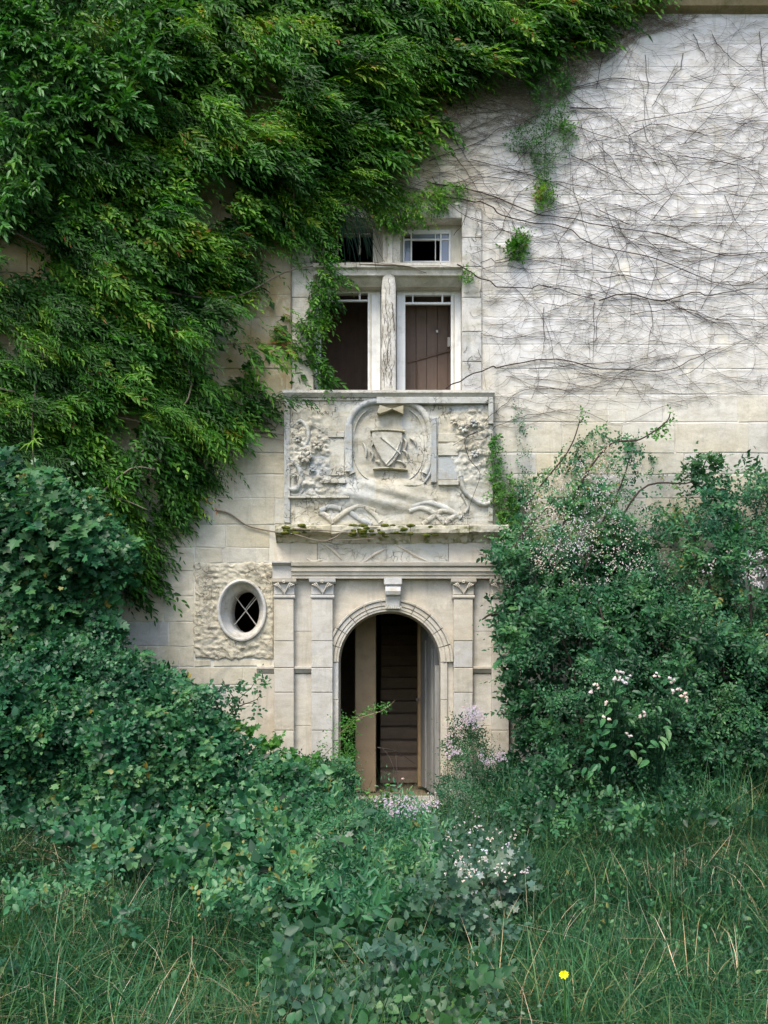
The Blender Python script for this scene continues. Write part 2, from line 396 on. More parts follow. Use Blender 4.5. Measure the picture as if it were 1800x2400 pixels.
for i, b in enumerate(blocks):
    V, F = block_mesh(*b); t = random.random()**1.1
    if i < 295:
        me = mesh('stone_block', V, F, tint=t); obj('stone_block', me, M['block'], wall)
    else:
        rest.add(V, F); rt += [t]*len(V)
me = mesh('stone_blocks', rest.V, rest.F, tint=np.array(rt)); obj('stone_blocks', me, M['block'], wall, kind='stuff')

# rough render round the oval window, with a real opening
def render_patch(px0, px1, py0, py1, hole=None, seed=3, base=-.018):
    nx = int((px1-px0)/2.2); ny = int((py1-py0)/2.2)
    xs = np.linspace(px0, px1, nx+1); ys = np.linspace(py0, py1, ny+1); X, Y = np.meshgrid(xs, ys, indexing='ij')
    h = fbm(X/9, Y/7, seed, 5)*.028+np.abs(fbm(X/22, Y/12, seed+5, 5)-.5)*-.055
    if hole:
        cx, cy, a, b = hole; r = np.hypot((X-cx)/a, (Y-cy)/b)
    e = np.minimum.reduce([X-px0, px1-X, Y-py0, py1-Y]); h = h*np.clip(e/6, 0, 1)
    yy = base-h; yy[e < .1] = .003
    wob = np.clip(1-e/14, 0, 1); X = X+wob*(fbm(Y/16, X*0, seed+9, 3)-.5)*16*(X < px1-20); Y = Y+wob*(fbm(X/16, Y*0, seed+12, 3)-.5)*16
    V = np.stack([wx(X), yy, wz(Y)], -1).reshape(-1, 3); n1 = ny+1
    I = (np.arange(nx)[:, None]*n1+np.arange(ny)[None])
    ok = np.ones((nx, ny), bool)
    if hole: ok = (r[:-1, :-1] > .97)
    I = I[ok]
    return mesh('rough_render', V, np.stack([I, I+n1, I+n1+1, I+1], 1), tint=.3, smooth=True)
obj('rough_render', render_patch(455, 642, 1320, 1545, (568, 1431, 52, 68)), M['render'], B, label='crumbling rough render around the oval window')
obj('rough_render', render_patch(1126, 1190, 1582, 1890, None, 9), M['render'], B, label='crumbling rough render right of the portal')
# thin root scars clinging to the render
def scars(n, x0, x1, y0, y1, skip, seed, rad=.0022, ang=None):
    r = random.Random(seed); mb = MB()
    for _ in range(n):
        x, y = r.uniform(x0, x1), r.uniform(y0, y1); a = r.uniform(0, 6.28) if ang is None else ang+r.gauss(0, .5); P = []
        for k in range(r.randint(4, 9)):
            if skip(x, y): break
            P.append((wx(x), -.042-r.random()*.004, wz(y))); a += r.gauss(0, .5); x += math.cos(a)*6; y += math.sin(a)*4
            if not (x0 < x < x1 and y0 < y < y1): break
        if len(P) > 2: mb.tube(P, rad*r.uniform(.6, 1.5), 3)
    return mb
scars(150, 458, 640, 1322, 1542, lambda x, y: ((x-568)/62)**2+((y-1431)/78)**2 < 1, 4).build('root_scars', M['bark_pale'], B, kind='stuff')

# eave cornice at the top of the facade
e = MB(); Z0 = wz(34)
e.prof(-1200, 3000, [(-.002, Z0), (-.10, Z0+.03), (-.13, Z0+.10), (-.22, Z0+.16), (-.30, Z0+.22), (-.32, Z0+.32), (-.32, Z0+.42), (-.002, Z0+.42)])
e.build('eave_cornice', M['eave'], B, tint=.3)
e = MB(); e.add([(-10.3,-.5,Z0+.40),(10.3,-.5,Z0+.40),(10.3,5,Z0+4.2),(-10.3,5,Z0+4.2),(-10.3,-.5,Z0+.52),(10.3,-.5,Z0+.52),(10.3,5,Z0+4.35),(-10.3,5,Z0+4.35)],
      [(0,3,2,1),(4,5,6,7),(0,1,5,4),(1,2,6,5),(2,3,7,6),(3,0,4,7)]); e.build('roof', M['eave'], B, tint=.8)
e = MB()
for s_ in (-1, 1): e.box(min(s_*9.6, s_*10), max(s_*9.6, s_*10), .452, 9, WZ0, WZ1)
e.box(-9.6, 9.6, 8.6, 9, WZ0, WZ1); e.build('outer_wall', M['mortar'], B, tint=.5)
e = MB(); e.add([(-10.3,5,Z0+4.35),(10.3,5,Z0+4.35),(10.3,10.5,Z0+.5),(-10.3,10.5,Z0+.5)], [(0,1,2,3)]); e.build('rear_roof', M['eave'], B, tint=.8)

# rooms behind the openings
def room(name, x0, x1, y0, y1, z0, z1, mat):
    e = MB(); t = .12
    e.box(x0-t, x1+t, y1, y1+t, z0-t, z1+t); e.box(x0-t, x0, y0, y1, z0-t, z1+t); e.box(x1, x1+t, y0, y1, z0-t, z1+t)
    e.box(x0, x1, y0, y1, z0-t, z0); e.box(x0, x1, y0, y1, z1, z1+t); e.build(name, mat, B)
room('entrance_hall', -2.9, 2.2, .454, 6.2, -.01, 3.3, M['plaster_in'])
room('upper_room', -2.0, 2.2, .454, 3.6, 4.3, 7.2, M['dark_brown'])
e = MB(); e.pbox(-0, 0, 0, 0, 0, 0) if False else None
s = 10.75/10
e = MB(); e.bbox(wx(832)*s, wx(881)*s, .75, 1.0, 0, 3.28, .01); e.build('pier', M['pier_in'], B, label='tan stone pier standing inside the arched doorway')
st = bpy.data.objects.new('stair', None); C.objects.link(st); st.parent = B
for k in range(17):
    e = MB(); y = 1.5+.27*k; e.bbox(-.05, .95, y-.02, y+.30, .165*k+.002, .165*(k+1), .012); o = e.build('step', M['step'], st)
e = MB(); e.bbox(-.12, 1.0, 1.25, 1.4, 2.62, 3.29, .01); e.build('inner_lintel', M['plaster_in'], B)
# floor threshold slab
e = MB(); e.bbox(wx(797), wx(1031), -.30, .45, -.10, .004, .01); e.build('threshold', M['portal'], B, tint=.9)

# ---- arched doorway
PT = bpy.data.objects.new('portal', None); C.objects.link(PT); PT.parent = B
ACX, ACZ, AR = wx(913), wz(1552), 119/K
ANG = np.linspace(math.pi, 0, 33)
def arch_face(y, yb, R, x0, x1, z1, z0=-.05):
    mb = MB(); A = [(ACX+R*math.cos(a), ACZ+R*math.sin(a)) for a in ANG]; O = []
    for a in ANG:
        c, s_ = math.cos(a), math.sin(a); tx = ((x1-ACX)/c if c > 1e-6 else ((x0-ACX)/c if c < -1e-6 else 1e9)); tz = (z1-ACZ)/s_ if s_ > 1e-6 else 1e9
        t = min(tx, tz); O.append((ACX+t*c, ACZ+t*s_))
    n = len(A)
    V = [(p[0], y, p[1]) for p in A]+[(p[0], y, p[1]) for p in O]+[(p[0], yb, p[1]) for p in A]
    F = [(i, i+1, n+i+1, n+i) for i in range(n-1)]+[(i+1, i, 2*n+i, 2*n+i+1) for i in range(n-1)]
    mb.add(V, F)
    for i in range(n-1):   # corners left by the radial outline
        (ax, az), (bx, bz) = O[i], O[i+1]
        if abs(ax-bx) > 1e-6 and abs(az-bz) > 1e-6: mb.add([(ax, y, az), (bx, y, bz), (bx if abs(bx-x0) < 1e-5 or abs(bx-x1) < 1e-5 else ax, y, z1)], [(0, 1, 2)])
    for xa, xb in ((x0, ACX-R), (ACX+R, x1)): mb.add([(xa, y, z0), (xb, y, z0), (xb, y, ACZ), (xa, y, ACZ)], [(0, 1, 2, 3)])
    for xa in (ACX-R, ACX+R): mb.add([(xa, y, z0), (xa, yb, z0), (xa, yb, ACZ), (xa, y, ACZ)], [(0, 1, 2, 3)])
    return mb
arch_face(-.035, .455, AR, wx(772), wx(1066), wz(1356)).build('arch_wall', M['portal'], PT, tint=.25)
path = [(ACX-AR, z) for z in np.linspace(wz(1650), ACZ, 3)[:-1]]
arc = [(ACX+AR*math.cos(a), ACZ+AR*math.sin(a)) for a in np.linspace(math.pi*1.0, 0, 41)]
p = 1/K
prof = [(0, -.034), (0, -.062), (5*p, -.062), (5.5*p, -.070), (11*p, -.070), (11.5*p, -.060), (13*p, -.060), (13.5*p, -.078), (21*p, -.080), (21.5*p, -.068), (23*p, -.068), (24*p, -.095), (28*p, -.098), (29*p, -.09), (29*p, -.034)]
NV = 11
for i in range(NV):      # voussoir by voussoir
    if i == NV//2: continue
    a0 = math.pi-math.pi*i/NV; a1 = math.pi-math.pi*(i+1)/NV
    e = MB(); e.sweep([(ACX+AR*math.cos(a), ACZ+AR*math.sin(a)) for a in np.linspace(a0-.006, a1+.006, 8)], prof, center=(ACX, ACZ))
    e.build('voussoir', M['portal'], PT, tint=random.uniform(.15, .8))
a0 = math.pi-math.pi*(NV//2)/NV; a1 = a0-math.pi/NV
e = MB(); e.sweep([(ACX+AR*math.cos(a), ACZ+AR*math.sin(a)) for a in np.linspace(a0, a1, 8)], prof, center=(ACX, ACZ)); e.build('voussoir', M['portal'], PT, tint=.6)
# jamb stones under the springing
for xa, xb in ((779, 794), (1032, 1048)):
    for y0, y1 in ((1552, 1640), (1640, 1735), (1735, 1885)):
        e = MB(); e.pbox(xa, xb, y0+.4, y1-.4, -.058, -.03, .005); e.build('jamb_stone', M['portal'], PT, tint=random.random())
# keystone console
e = MB(); kz = [(1357, -.16), (1372, -.165), (1374, -.135), (1378, -.15), (1388, -.175), (1396, -.165), (1400, -.13), (1412, -.115), (1428, -.105)]
V = []; F = []
for i, (py, y) in enumerate(kz):
    wdt = 21 if i < 2 else 19.5-i*.35
    V += [(wx(921-wdt), -.036, wz(py)), (wx(921-wdt), y+.01, wz(py)), (wx(921-wdt+2), y, wz(py)), (wx(921+wdt-2), y, wz(py)), (wx(921+wdt), y+.01, wz(py)), (wx(921+wdt), -.036, wz(py))]
    if i: F += [((i-1)*6+j, (i-1)*6+j+1, i*6+j+1, i*6+j) for j in range(5)]
F += [tuple(range(6)), tuple(range(len(V)-1, len(V)-7, -1))]
e.add(V, F).build('keystone', M['window_stone'], PT, tint=.9)
# worn carving on the keystone foot
e = MB()
for i in range(9): e.tube([(wx(904+i*4.3), -.116, wz(1422+random.uniform(-3, 3))), (wx(906+i*4.3), -.122, wz(1428))], .008, 5)
e.build('keystone_carving', M['relief'], PT, tint=.3)

# pilasters: stacked drums with shared joints
def pilaster(px0, px1, yfront, top=1405, bot=1890, cuts=(1405, 1503, 1565, 1622, 1710, 1890), slant=0.0):
    for a, b in zip(cuts[:-1], cuts[1:]):
        e = MB(); e.pbox(px0+random.uniform(-.4, .4), px1+random.uniform(-.4, .4), a+.5, b-.5, yfront+random.uniform(-.002, .002), .0, .006)
        e.build('pilaster_stone', M['portal'], PT, tint=random.uniform(.3, 1))
    e = MB(); e.pbox(px0-4, px1+4, 1560, 1566, yfront-.006, 0, .003)
def capital(px0, px1, yf, seed):
    r = random.Random(seed); e = MB(); c = (px0+px1)/2
    zt = wz(1358)
    e.prof(px0-5, px1+5, [(0, wz(1370)), (yf-.02, wz(1370)), (yf-.045, wz(1366)), (yf-.05, wz(1359)), (0, wz(1359))])
    e.build('capital_abacus', M['portal'], PT, tint=r.random())
    e = MB(); e.pbox(px0-.5, px1+.5, 1370.5, 1396, yf-.004, 0, .006); e.prof(px0-2, px1+2, [(0, wz(1404)), (yf-.010, wz(1404)), (yf-.018, wz(1400)), (yf-.010, wz(1397)), (0, wz(1397))])
    e.build('capital_neck', M['portal'], PT, tint=r.random())
    e = MB()   # worn leaf carving: curved ribs either side of a centre boss
    for sgn in (-1, 1):
        for k in range(3):
            P = smooth_path([(wx(c+sgn*(2+k*2)), yf-.01, wz(1392-k*5)), (wx(c+sgn*(8+k*4)), yf-.035, wz(1380-k*2)), (wx(c+sgn*(14+k*4)), yf-.04, wz(1369+k*2)), (wx(c+sgn*(17+k*3)), yf-.02, wz(1376-k))], 4)
            e.tube(P, .0075, 5)
    P = [(wx(c)+.012*math.cos(a), yf-.045-.0*a, wz(1366)+.012*math.sin(a)) for a in np.linspace(0, 6.28, 9)]; e.tube(P, .009, 5)
    e.build('capital_carving', M['portal'], PT, tint=r.random(), smooth=True)
pilaster(645, 691, -.115); capital(646, 692, -.115, 1)
pilaster(732, 781, -.115); capital(732, 783, -.115, 2)
pilaster(1062, 1106, -.115); capital(1060, 1108, -.115, 3)
pilaster(1150, 1190, -.115); capital(1150, 1192, -.115, 4)
for a, b in ((691, 732), (1106, 1150)):     # recessed bays between pilasters
    for y0, y1 in ((1356, 1480), (1480, 1562), (1580, 1700), (1700, 1890)):
        e = MB(); e.pbox(a-2, b+2, y0+.4, y1-.4, -.045, 0, .003); e.build('bay_stone', M['portal'], PT, tint=random.random())
def string(px0, px1, yf):
    e = MB(); e.prof(px0, px1, [(-.001, wz(1578)), (yf+.01, wz(1577)), (yf-.012, wz(1571)), (yf-.03, wz(1567)), (yf-.03, wz(1562)), (-.001, wz(1560))]); e.build('string_course', M['portal'], PT, tint=.5)
string(603, 644.5, -.03); string(691.5, 731.5, -.062); string(1106.5, 1149.5, -.062)
e = MB(); e.pbox(606, 644, 1580, 1890, -.03, 0, .004); e.build('bay_stone', M['portal'], PT, tint=.3)

# ---- entablature: architrave, frieze, mossy ledge
e = MB(); z = wz
e.prof(686, 1190, [(-.001, z(1358)), (-.13, z(1358)), (-.13, z(1350.5)), (-.145, z(1350)), (-.145, z(1343)), (-.165, z(1342)), (-.17, z(1334.5)), (-.15, z(1333.5)), (-.15, z(1331)), (-.185, z(1330)), (-.195, z(1322)), (-.10, z(1319)), (-.001, z(1319))])
e.build('architrave', M['portal'], PT, tint=.2)
e = MB(); e.prof(642, 685.5, [(-.001, z(1358)), (-.135, z(1358)), (-.14, z(1340)), (-.15, z(1330)), (-.20, z(1323)), (-.20, z(1319)), (-.001, z(1318))]); e.build('architrave_block', M['portal'], PT, tint=.85)
for a, b, t in ((645, 745, .2), (745, 905, .5), (905, 1050, .6), (1050, 1190, .3)):
    e = MB(); e.pbox(a+.4, b-.4, 1272, 1319.5, -.085, 0, .003); e.build('frieze_stone', M['relief' if t > .4 else 'portal'], PT, tint=t)
LED = bpy.data.objects.new('ledge', None); C.objects.link(LED); LED.parent = PT
def ledge_piece(px0, px1, lift, t):
    nx = max(3, int((px1-px0)/6)); mb = MB(); pr = [(-.001, 1275), (-.10, 1274), (-.12, 1268), (-.15, 1262), (-.20, 1258), (-.235, 1254), (-.24, 1246), (-.235, 1240), (-.20, 1236), (-.001, 1232)]
    V = []; m_ = len(pr)
    for i in range(nx+1):
        px = px0+(px1-px0)*i/nx
        for j, (y, py) in enumerate(pr):
            k = 0 if j in (0, m_-1) else 1
            V.append((wx(px), y+k*(vnoise(px/11., j*1.3, 5)-.5)*.022*k, wz(py+lift+k*(float(vnoise(px/17., j*.7, 8))-.5)*4)))
    F = [(i*m_+j, i*m_+(j+1) % m_, (i+1)*m_+(j+1) % m_, (i+1)*m_+j) for i in range(nx) for j in range(m_)]+[tuple(range(m_)), tuple(range(nx*m_+m_-1, nx*m_-1, -1))]
    return mb.add(V, F).build('ledge_stone', M['ledge'], LED, tint=t)
ledge_piece(650, 778, 0, .3); ledge_piece(779, 960, 2, .8); ledge_piece(961, 1095, 1, .5); ledge_piece(1096, 1185, 0, .9)
# moss cushions along the ledge
mb = MB()
for _ in range(70):
    px = random.choice([random.uniform(820, 960), random.uniform(655, 720), random.uniform(820, 960), random.uniform(960, 1080)]); r = random.uniform(.012, .035)
    c = np.array([wx(px), -.20-random.random()*.045, wz(random.uniform(1238, 1262))]); V = []; F = []
    for i in range(4):
        for j in range(7):
            th = i/3*math.pi*.5; ph = j/7*2*math.pi; rr = r*random.uniform(.8, 1.2)
            V.append((c[0]+rr*1.6*math.cos(ph)*math.cos(th), c[1]-rr*.5*math.sin(th)-.0, c[2]+rr*.7*math.sin(ph)*math.cos(th)))
    F = [(i*7+j, i*7+(j+1) % 7, (i+1)*7+(j+1) % 7, (i+1)*7+j) for i in range(3) for j in range(7)]; mb.add(V, F)
mb.build('moss_cushions', M['moss'], LED, kind='stuff', smooth=True)

# ---- carved coat-of-arms panel
RP = bpy.data.objects.new('coat_of_arms_panel', None); C.objects.link(RP); RP.parent = B; RP['label'] = 'weathered carved stone panel with a shield in a cartouche above the doorway'
def relief_ground():
    px0, px1, py0, py1 = 669, 1156, 930, 1236; st_ = 2.0
    nx, ny = int((px1-px0)/st_), int((py1-py0)/st_); X, Y = np.meshgrid(np.linspace(px0, px1, nx+1), np.linspace(py0, py1, ny+1), indexing='ij')
    h = fbm(X/30, Y/24, 21, 5)*.022
    rug = np.clip(1-np.hypot((X-725)/62, (Y-1065)/120)**2, 0, 1)+np.clip(1-np.hypot((X-1105)/60, (Y-1040)/110)**2, 0, 1)+.5*np.clip(1-np.hypot((X-760)/100, (Y-1160)/40)**2, 0, 1)
    h += rug*(.07*np.abs(fbm(X/17, Y/17, 31, 5)-.5)*2+.02)+rug*.018*(vnoise(X/11, Y/11, 40) > .58)
    # sunk oval of the cartouche
    r = np.hypot((X-911)/88, (Y-1045)/100); r4 = (np.abs((X-911)/86)**3+np.abs((Y-1045)/96)**3)**(1/3)
    h -= .03*np.clip((1-r4)*6, 0, 1)
    # swelling scroll below the cartouche
    dr = np.clip(1-np.hypot((X-905)/120, (Y-1165)/45)**2, 0, 1); h += .055*dr*(1+.35*np.sin((Y*1.0-(X-905)*.28)/5.5)*.6)
    e = np.minimum.reduce([X-px0, px1-X, Y-py0, py1-Y]); h *= np.clip(e/4, 0, 1)
    yy = -.06-h; yy[e < .1] = .0
    n1 = ny+1; I = (np.arange(nx)[:, None]*n1+np.arange(ny)[None]).ravel()
    blk = (hsh(np.floor((X+20*np.floor(Y/51))/88.), np.floor(Y/51.), 4))
    return mesh('panel_ground', np.stack([wx(X), yy, wz(Y)], -1).reshape(-1, 3), np.stack([I, I+n1, I+n1+1, I+1], 1), tint=blk.ravel()*.95, smooth=True)
obj('panel_ground', relief_ground(), M['relief'], RP)
def band(name, pts, wpx, h=.025, base=-.07, closed=False, t=.6, flat=False, mat='relief', taper=False):
    P = smooth_path(pts, 7) if not closed else np.asarray(pts, float)
    path = [(wx(a), wz(b)) for a, b in P]; hw = wpx/2/K
    if flat: pr = [(-hw, base+.02), (-hw, base-h), (-hw*.8, base-h-.003), (hw*.8, base-h-.003), (hw, base-h), (hw, base+.02)]
    else: pr = [(-hw, base+.02), (-hw*.9, base-h*.5), (-hw*.45, base-h*.92), (0, base-h), (hw*.45, base-h*.92), (hw*.9, base-h*.5), (hw, base+.02)]
    if taper:
        mb = MB(); n = len(path); P2 = np.array(path); T = np.gradient(P2, axis=0); T /= np.linalg.norm(T, axis=1)[:, None]; N = np.stack([T[:, 1], -T[:, 0]], 1); m_ = len(pr); V = []
        for i in range(n):
            k = math.sin(math.pi*min(1, max(.08, (i+.5)/n)))**.6
            for o, y in pr: V.append((P2[i, 0]+N[i, 0]*o*k, y if y > base else base+(y-base)*k, P2[i, 1]+N[i, 1]*o*k))
        F = [(i*m_+j, i*m_+j+1, (i+1)*m_+j+1, (i+1)*m_+j) for i in range(n-1) for j in range(m_-1)]
        mb.add(V, F)
    else: mb = MB().sweep(path, pr, closed)
    return mb.build(name, M[mat], RP, tint=t, smooth=not flat)
# outer frame
def pb(name, a, b, c, d, y, par, t=.6, mat='relief', yb=-.0, ch=.004): e = MB(); e.pbox(a, b, c, d, y, yb, ch); return e.build(name, M[mat], par, tint=t)
pb('panel_frame', 668, 682, 932, 1228, -.10, RP, .9); pb('panel_frame', 883, 1141, 938, 953, -.13, RP, .85); pb('panel_frame', 1142, 1153, 938, 1000, -.125, RP, .85)
pb('panel_frame', 1142, 1153, 1001, 1225, -.09, RP, .7); pb('panel_frame', 683, 883, 936, 944, -.09, RP, .3)
# cartouche border: rounded rectangle of raised band, in four runs
def superell(cx, cy, a, b, n=3.0, t0=0, t1=2*math.pi, k=40):
    t = np.linspace(t0, t1, k); c, s_ = np.cos(t), np.sin(t)
    return [(cx+a*np.sign(x)*abs(x)**(2/n), cy-b*np.sign(y)*abs(y)**(2/n)) for x, y in zip(c, s_)]
band('cartouche_border', superell(911, 1045, 97, 102, 2.8, math.radians(-35), math.radians(82), 14), 16, .040, t=.75)
band('cartouche_border', superell(911, 1045, 97, 102, 2.8, math.radians(98), math.radians(215), 14), 16, .040, t=.95)
band('cartouche_border', superell(911, 1045, 82, 90, 2.6, math.radians(-60), math.radians(60), 12), 3.5, .02, t=.5, base=-.05)
band('cartouche_border', superell(911, 1045, 82, 90, 2.6, math.radians(120), math.radians(240), 12), 3.5, .02, t=.5, base=-.05)
# pilaster strips of the frame
pb('strapwork', 811, 826, 1000, 1110, -.112, RP, .98); pb('strapwork', 1009, 1022, 985, 1135, -.112, RP, .98)
pb('strapwork', 770, 808, 1016, 1030, -.10, RP, .5); pb('strapwork', 771, 808, 1032, 1118, -.085, RP, .55); pb('strapwork', 757, 811, 1127, 1137, -.115, RP, .6)
pb('strapwork', 1026, 1070, 1075, 1128, -.085, RP, .97); pb('strapwork', 1026, 1073, 1130, 1141, -.115, RP, .6); pb('strapwork', 1026, 1072, 1045, 1072, -.10, RP, .5); pb('strapwork', 1073, 1080, 1030, 1135, -.095, RP, .8)
pb('strapwork', 1026, 1072, 1020, 1040, -.09, RP, .4); pb('strapwork', 678, 820, 1167, 1172, -.125, RP, .5)
# shield
def plate(name, outline, y, yb, t, mat='relief', ch=2.0):
    P = np.array(outline, float); c = P.mean(0); n = len(P); Q = P+(c-P)/np.linalg.norm(c-P, axis=1)[:, None]*ch
    V = [(wx(a), yb, wz(b)) for a, b in P]+[(wx(a), y+.006, wz(b)) for a, b in P]+[(wx(a), y, wz(b)) for a, b in Q]
    F = [(i, (i+1) % n, n+(i+1) % n, n+i) for i in range(n)]+[(n+i, n+(i+1) % n, 2*n+(i+1) % n, 2*n+i) for i in range(n)]+[tuple(range(2*n, 3*n))]
    return MB().add(V, F).build(name, M[mat], RP, tint=t)
plate('shield', [(872, 1015), (942, 1017), (943, 1040), (936, 1065), (924, 1085), (910, 1098), (896, 1083), (884, 1062), (873, 1038)], -.088, -.03, .35)
band('shield_bend', [(893, 1030), (918, 1050), (938, 1068)], 4, .014, -.088, t=.5); band('shield_bend', [(938, 1040), (925, 1068), (905, 1092)], 4, .012, -.088, t=.5)
band('shield_lip', [(868, 1014), (905, 1012), (948, 1016)], 6, .03, -.07, t=.2, mat='ledge'); band('shield_lip', [(874, 1103), (905, 1101), (955, 1105)], 5, .034, -.07, t=.2, mat='ledge')
for a, b, c, d in ((870, 1032, 872, 1050), (946, 1030, 950, 1055), (944, 1058, 954, 1078), (868, 1060, 872, 1080), (880, 1084, 888, 1092), (930, 1082, 950, 1096), (960, 1030, 975, 1050), (850, 1040, 858, 1075)):
    band('lambrequin', [(a, b), ((a+c)/2+4, (b+d)/2-2), (c, d)], 6, .022, -.06, t=.5, taper=True)
# bow above the shield
plate('bow', [(884, 975), (890, 957), (905, 962), (919, 965), (934, 961), (945, 958), (945, 978), (928, 970), (919, 966), (905, 972), (890, 977)], -.14, -.05, .1, 'ledge', 1.0)
# scrolls and flowers left
band('scroll', [(684, 1005), (705, 992), (722, 1010), (722, 1040), (704, 1060), (690, 1050)], 13, .055, t=.8, taper=True)
band('scroll', [(672, 1082), (690, 1085), (704, 1105), (708, 1130), (698, 1150), (682, 1150), (676, 1135)], 15, .065, t=.9, taper=True)
band('scroll', [(676, 1160), (700, 1163), (715, 1145), (712, 1115)], 8, .03, t=.7, taper=True)
for k, (cx, cy, r) in enumerate(((718, 1078, 17), (745, 1050, 12), (700, 1035, 9), (735, 1105, 8), (690, 1118, 7), (1085, 1010, 13), (1108, 1000, 10), (1062, 995, 9), (1110, 1070, 10))):
    mb = MB()
    for j in range(6):
        a = j*1.05+k; P = [(wx(cx+math.cos(a)*r*q), -.10-.03*math.sin(q*2.6), wz(cy+math.sin(a)*r*q)) for q in np.linspace(.15, 1, 5)]; mb.tube(P, np.array([.5, 1, 1.1, .9, .3])*r*.0014, 5)
    mb.build('carved_flower', M['relief'], RP, tint=random.uniform(.3, 1), smooth=True)
# swags beneath the cartouche
band('swag', [(822, 1128), (845, 1150), (885, 1162), (925, 1160), (960, 1150)], 16, .035, t=.95, taper=True)
band('swag', [(818, 1140), (850, 1165), (900, 1180), (930, 1185)], 8, .03, t=.9, taper=True)
band('swag', [(918, 1152), (940, 1143), (975, 1142), (992, 1138)], 7, .03, t=.2, mat='ledge', taper=True)
band('swag', [(1012, 1075), (1008, 1110), (990, 1140)], 8, .03, t=.9, taper=True)
for a in ([(752, 1200), (775, 1190), (800, 1196)], [(780, 1226), (815, 1200), (845, 1188), (880, 1200)], [(820, 1203), (845, 1220), (870, 1232)], [(855, 1190), (880, 1210), (892, 1226)],
          [(958, 1200), (985, 1193), (1015, 1205), (1042, 1228)], [(990, 1232), (1015, 1213), (1035, 1200), (1060, 1202)], [(1042, 1228), (1065, 1212), (1082, 1206)], [(750, 1202), (770, 1215), (782, 1228)], [(965, 1190), (1000, 1180), (1040, 1192), (1080, 1215)]):
    band('ribbon', a, 13, .022, -.074, t=random.uniform(.4, 1))
band('volute', [(1078, 1120), (1085, 1150), (1105, 1172), (1130, 1185), (1146, 1183)], 12, .05, t=.9); band('volute', [(1080, 1160), (1095, 1190), (1088, 1205)], 7, .03, t=.8)
# curving folds on the frieze
for a in ([(760, 1276), (785, 1295), (802, 1314)], [(922, 1279), (950, 1290), (975, 1305), (1000, 1317)], [(1112, 1284), (1130, 1300), (1150, 1316)], [(855, 1318), (880, 1300), (905, 1288)], [(720, 1310), (735, 1318), (758, 1314)]):
    o = band('carved_fold', a, 8, .028, -.082, t=.4, mat='portal', taper=True); o.parent = PT
for o in (): pass
# chips and cracks over the panel: dry rootlets
scars(120, 690, 1145, 985, 1225, lambda x, y: 830 < x < 1000 and y < 1130, 12, .0020).build('root_scars', M['bark_pale'], RP, kind='stuff')
# sill course above the panel
e = MB(); e.prof(666, 1156, [(-.001, z(937)), (-.105, z(937)), (-.125, z(933)), (-.145, z(929)), (-.145, z(923)), (-.05, z(920)), (-.001, z(920))]); e.build('window_sill', M['window_stone'], B, tint=.6)

# ---- mullioned window
WN = bpy.data.objects.new('mullioned_window', None); C.objects.link(WN); WN.parent = B; WN['label'] = 'stone mullioned four-light window with white wooden sashes'
def wb(name, a, b, c, d, y, yb, t=.6, mat='window_stone', ch=.006): return pb(name, a, b, c, d, y, WN, t, mat, yb, ch)
cut = [490, 560, 628, 700, 780, 850, 919]
for c0, c1 in zip(cut[:-1], cut[1:]):
    wb('jamb_stone', 684, 735.5, c0+.5, c1-.5, -.035, .30, random.uniform(.2, .8)); wb('jamb_stone', 1082.5, 1128, c0+.5, c1-.5, -.035, .30, random.uniform(.5, 1))
wb('head_stone', 736, 905, 478, 514, -.03, .30, .5); wb('head_stone', 906, 1082, 478, 514, -.03, .30, .7)
# transom with a weathered double fascia
e = MB(); e.prof(736, 1082, [(.30, z(668)), (.05, z(668)), (.0, z(660)), (-.03, z(655)), (-.075, z(652)), (-.085, z(640)), (-.12, z(637)), (-.125, z(627)), (-.06, z(623)), (.30, z(624))]); e.build('transom', M['window_stone'], WN, tint=.3)
# central mullion, rounded at the top, and upper mullion
mz = [(920, 18), (880, 17.5), (800, 18), (720, 17.5), (672, 17), (656, 15), (648, 10), (645, 4)]
V = []; F = []
for i, (py, hw) in enumerate(mz):
    for j in range(9):
        a = math.pi*j/8; V.append((wx(911-hw*math.cos(a)), (-.02-.058*math.sin(a)**.28 if 0 < j < 8 else .0)+.0, wz(py)))
    if i: F += [((i-1)*9+j, (i-1)*9+j+1, i*9+j+1, i*9+j) for j in range(8)]
F.append(tuple(range(len(V)-9, len(V))))
MB().add(V, F).build('mullion', M['window_stone'], WN, tint=.7, smooth=True)
mb = MB(); rq = random.Random(3)
for _ in range(46):
    u = rq.uniform(-.85, .85); py = rq.uniform(655, 900); P = []
    for k in range(rq.randint(4, 10)):
        yy = -.02-.058*max(0, 1-u*u)**.14-.0025; P.append((wx(911+17.5*u), yy, wz(py))); u = max(-.95, min(.95, u+rq.gauss(0, .10))); py += rq.uniform(4, 9)
        if py > 916: break
    if len(P) > 2: mb.tube(P, rq.uniform(.0012, .0022), 3, False)
mb.build('root_scars', M['bark'], WN, kind='stuff')
wb('mullion_core', 895, 927, 668.5, 919, .001, .30, .6); wb('upper_mullion', 897, 938, 514.5, 623.5, -.01, .30, .3); wb('upper_mullion_fillet', 908, 920, 515, 623, -.03, -.0101, .5)
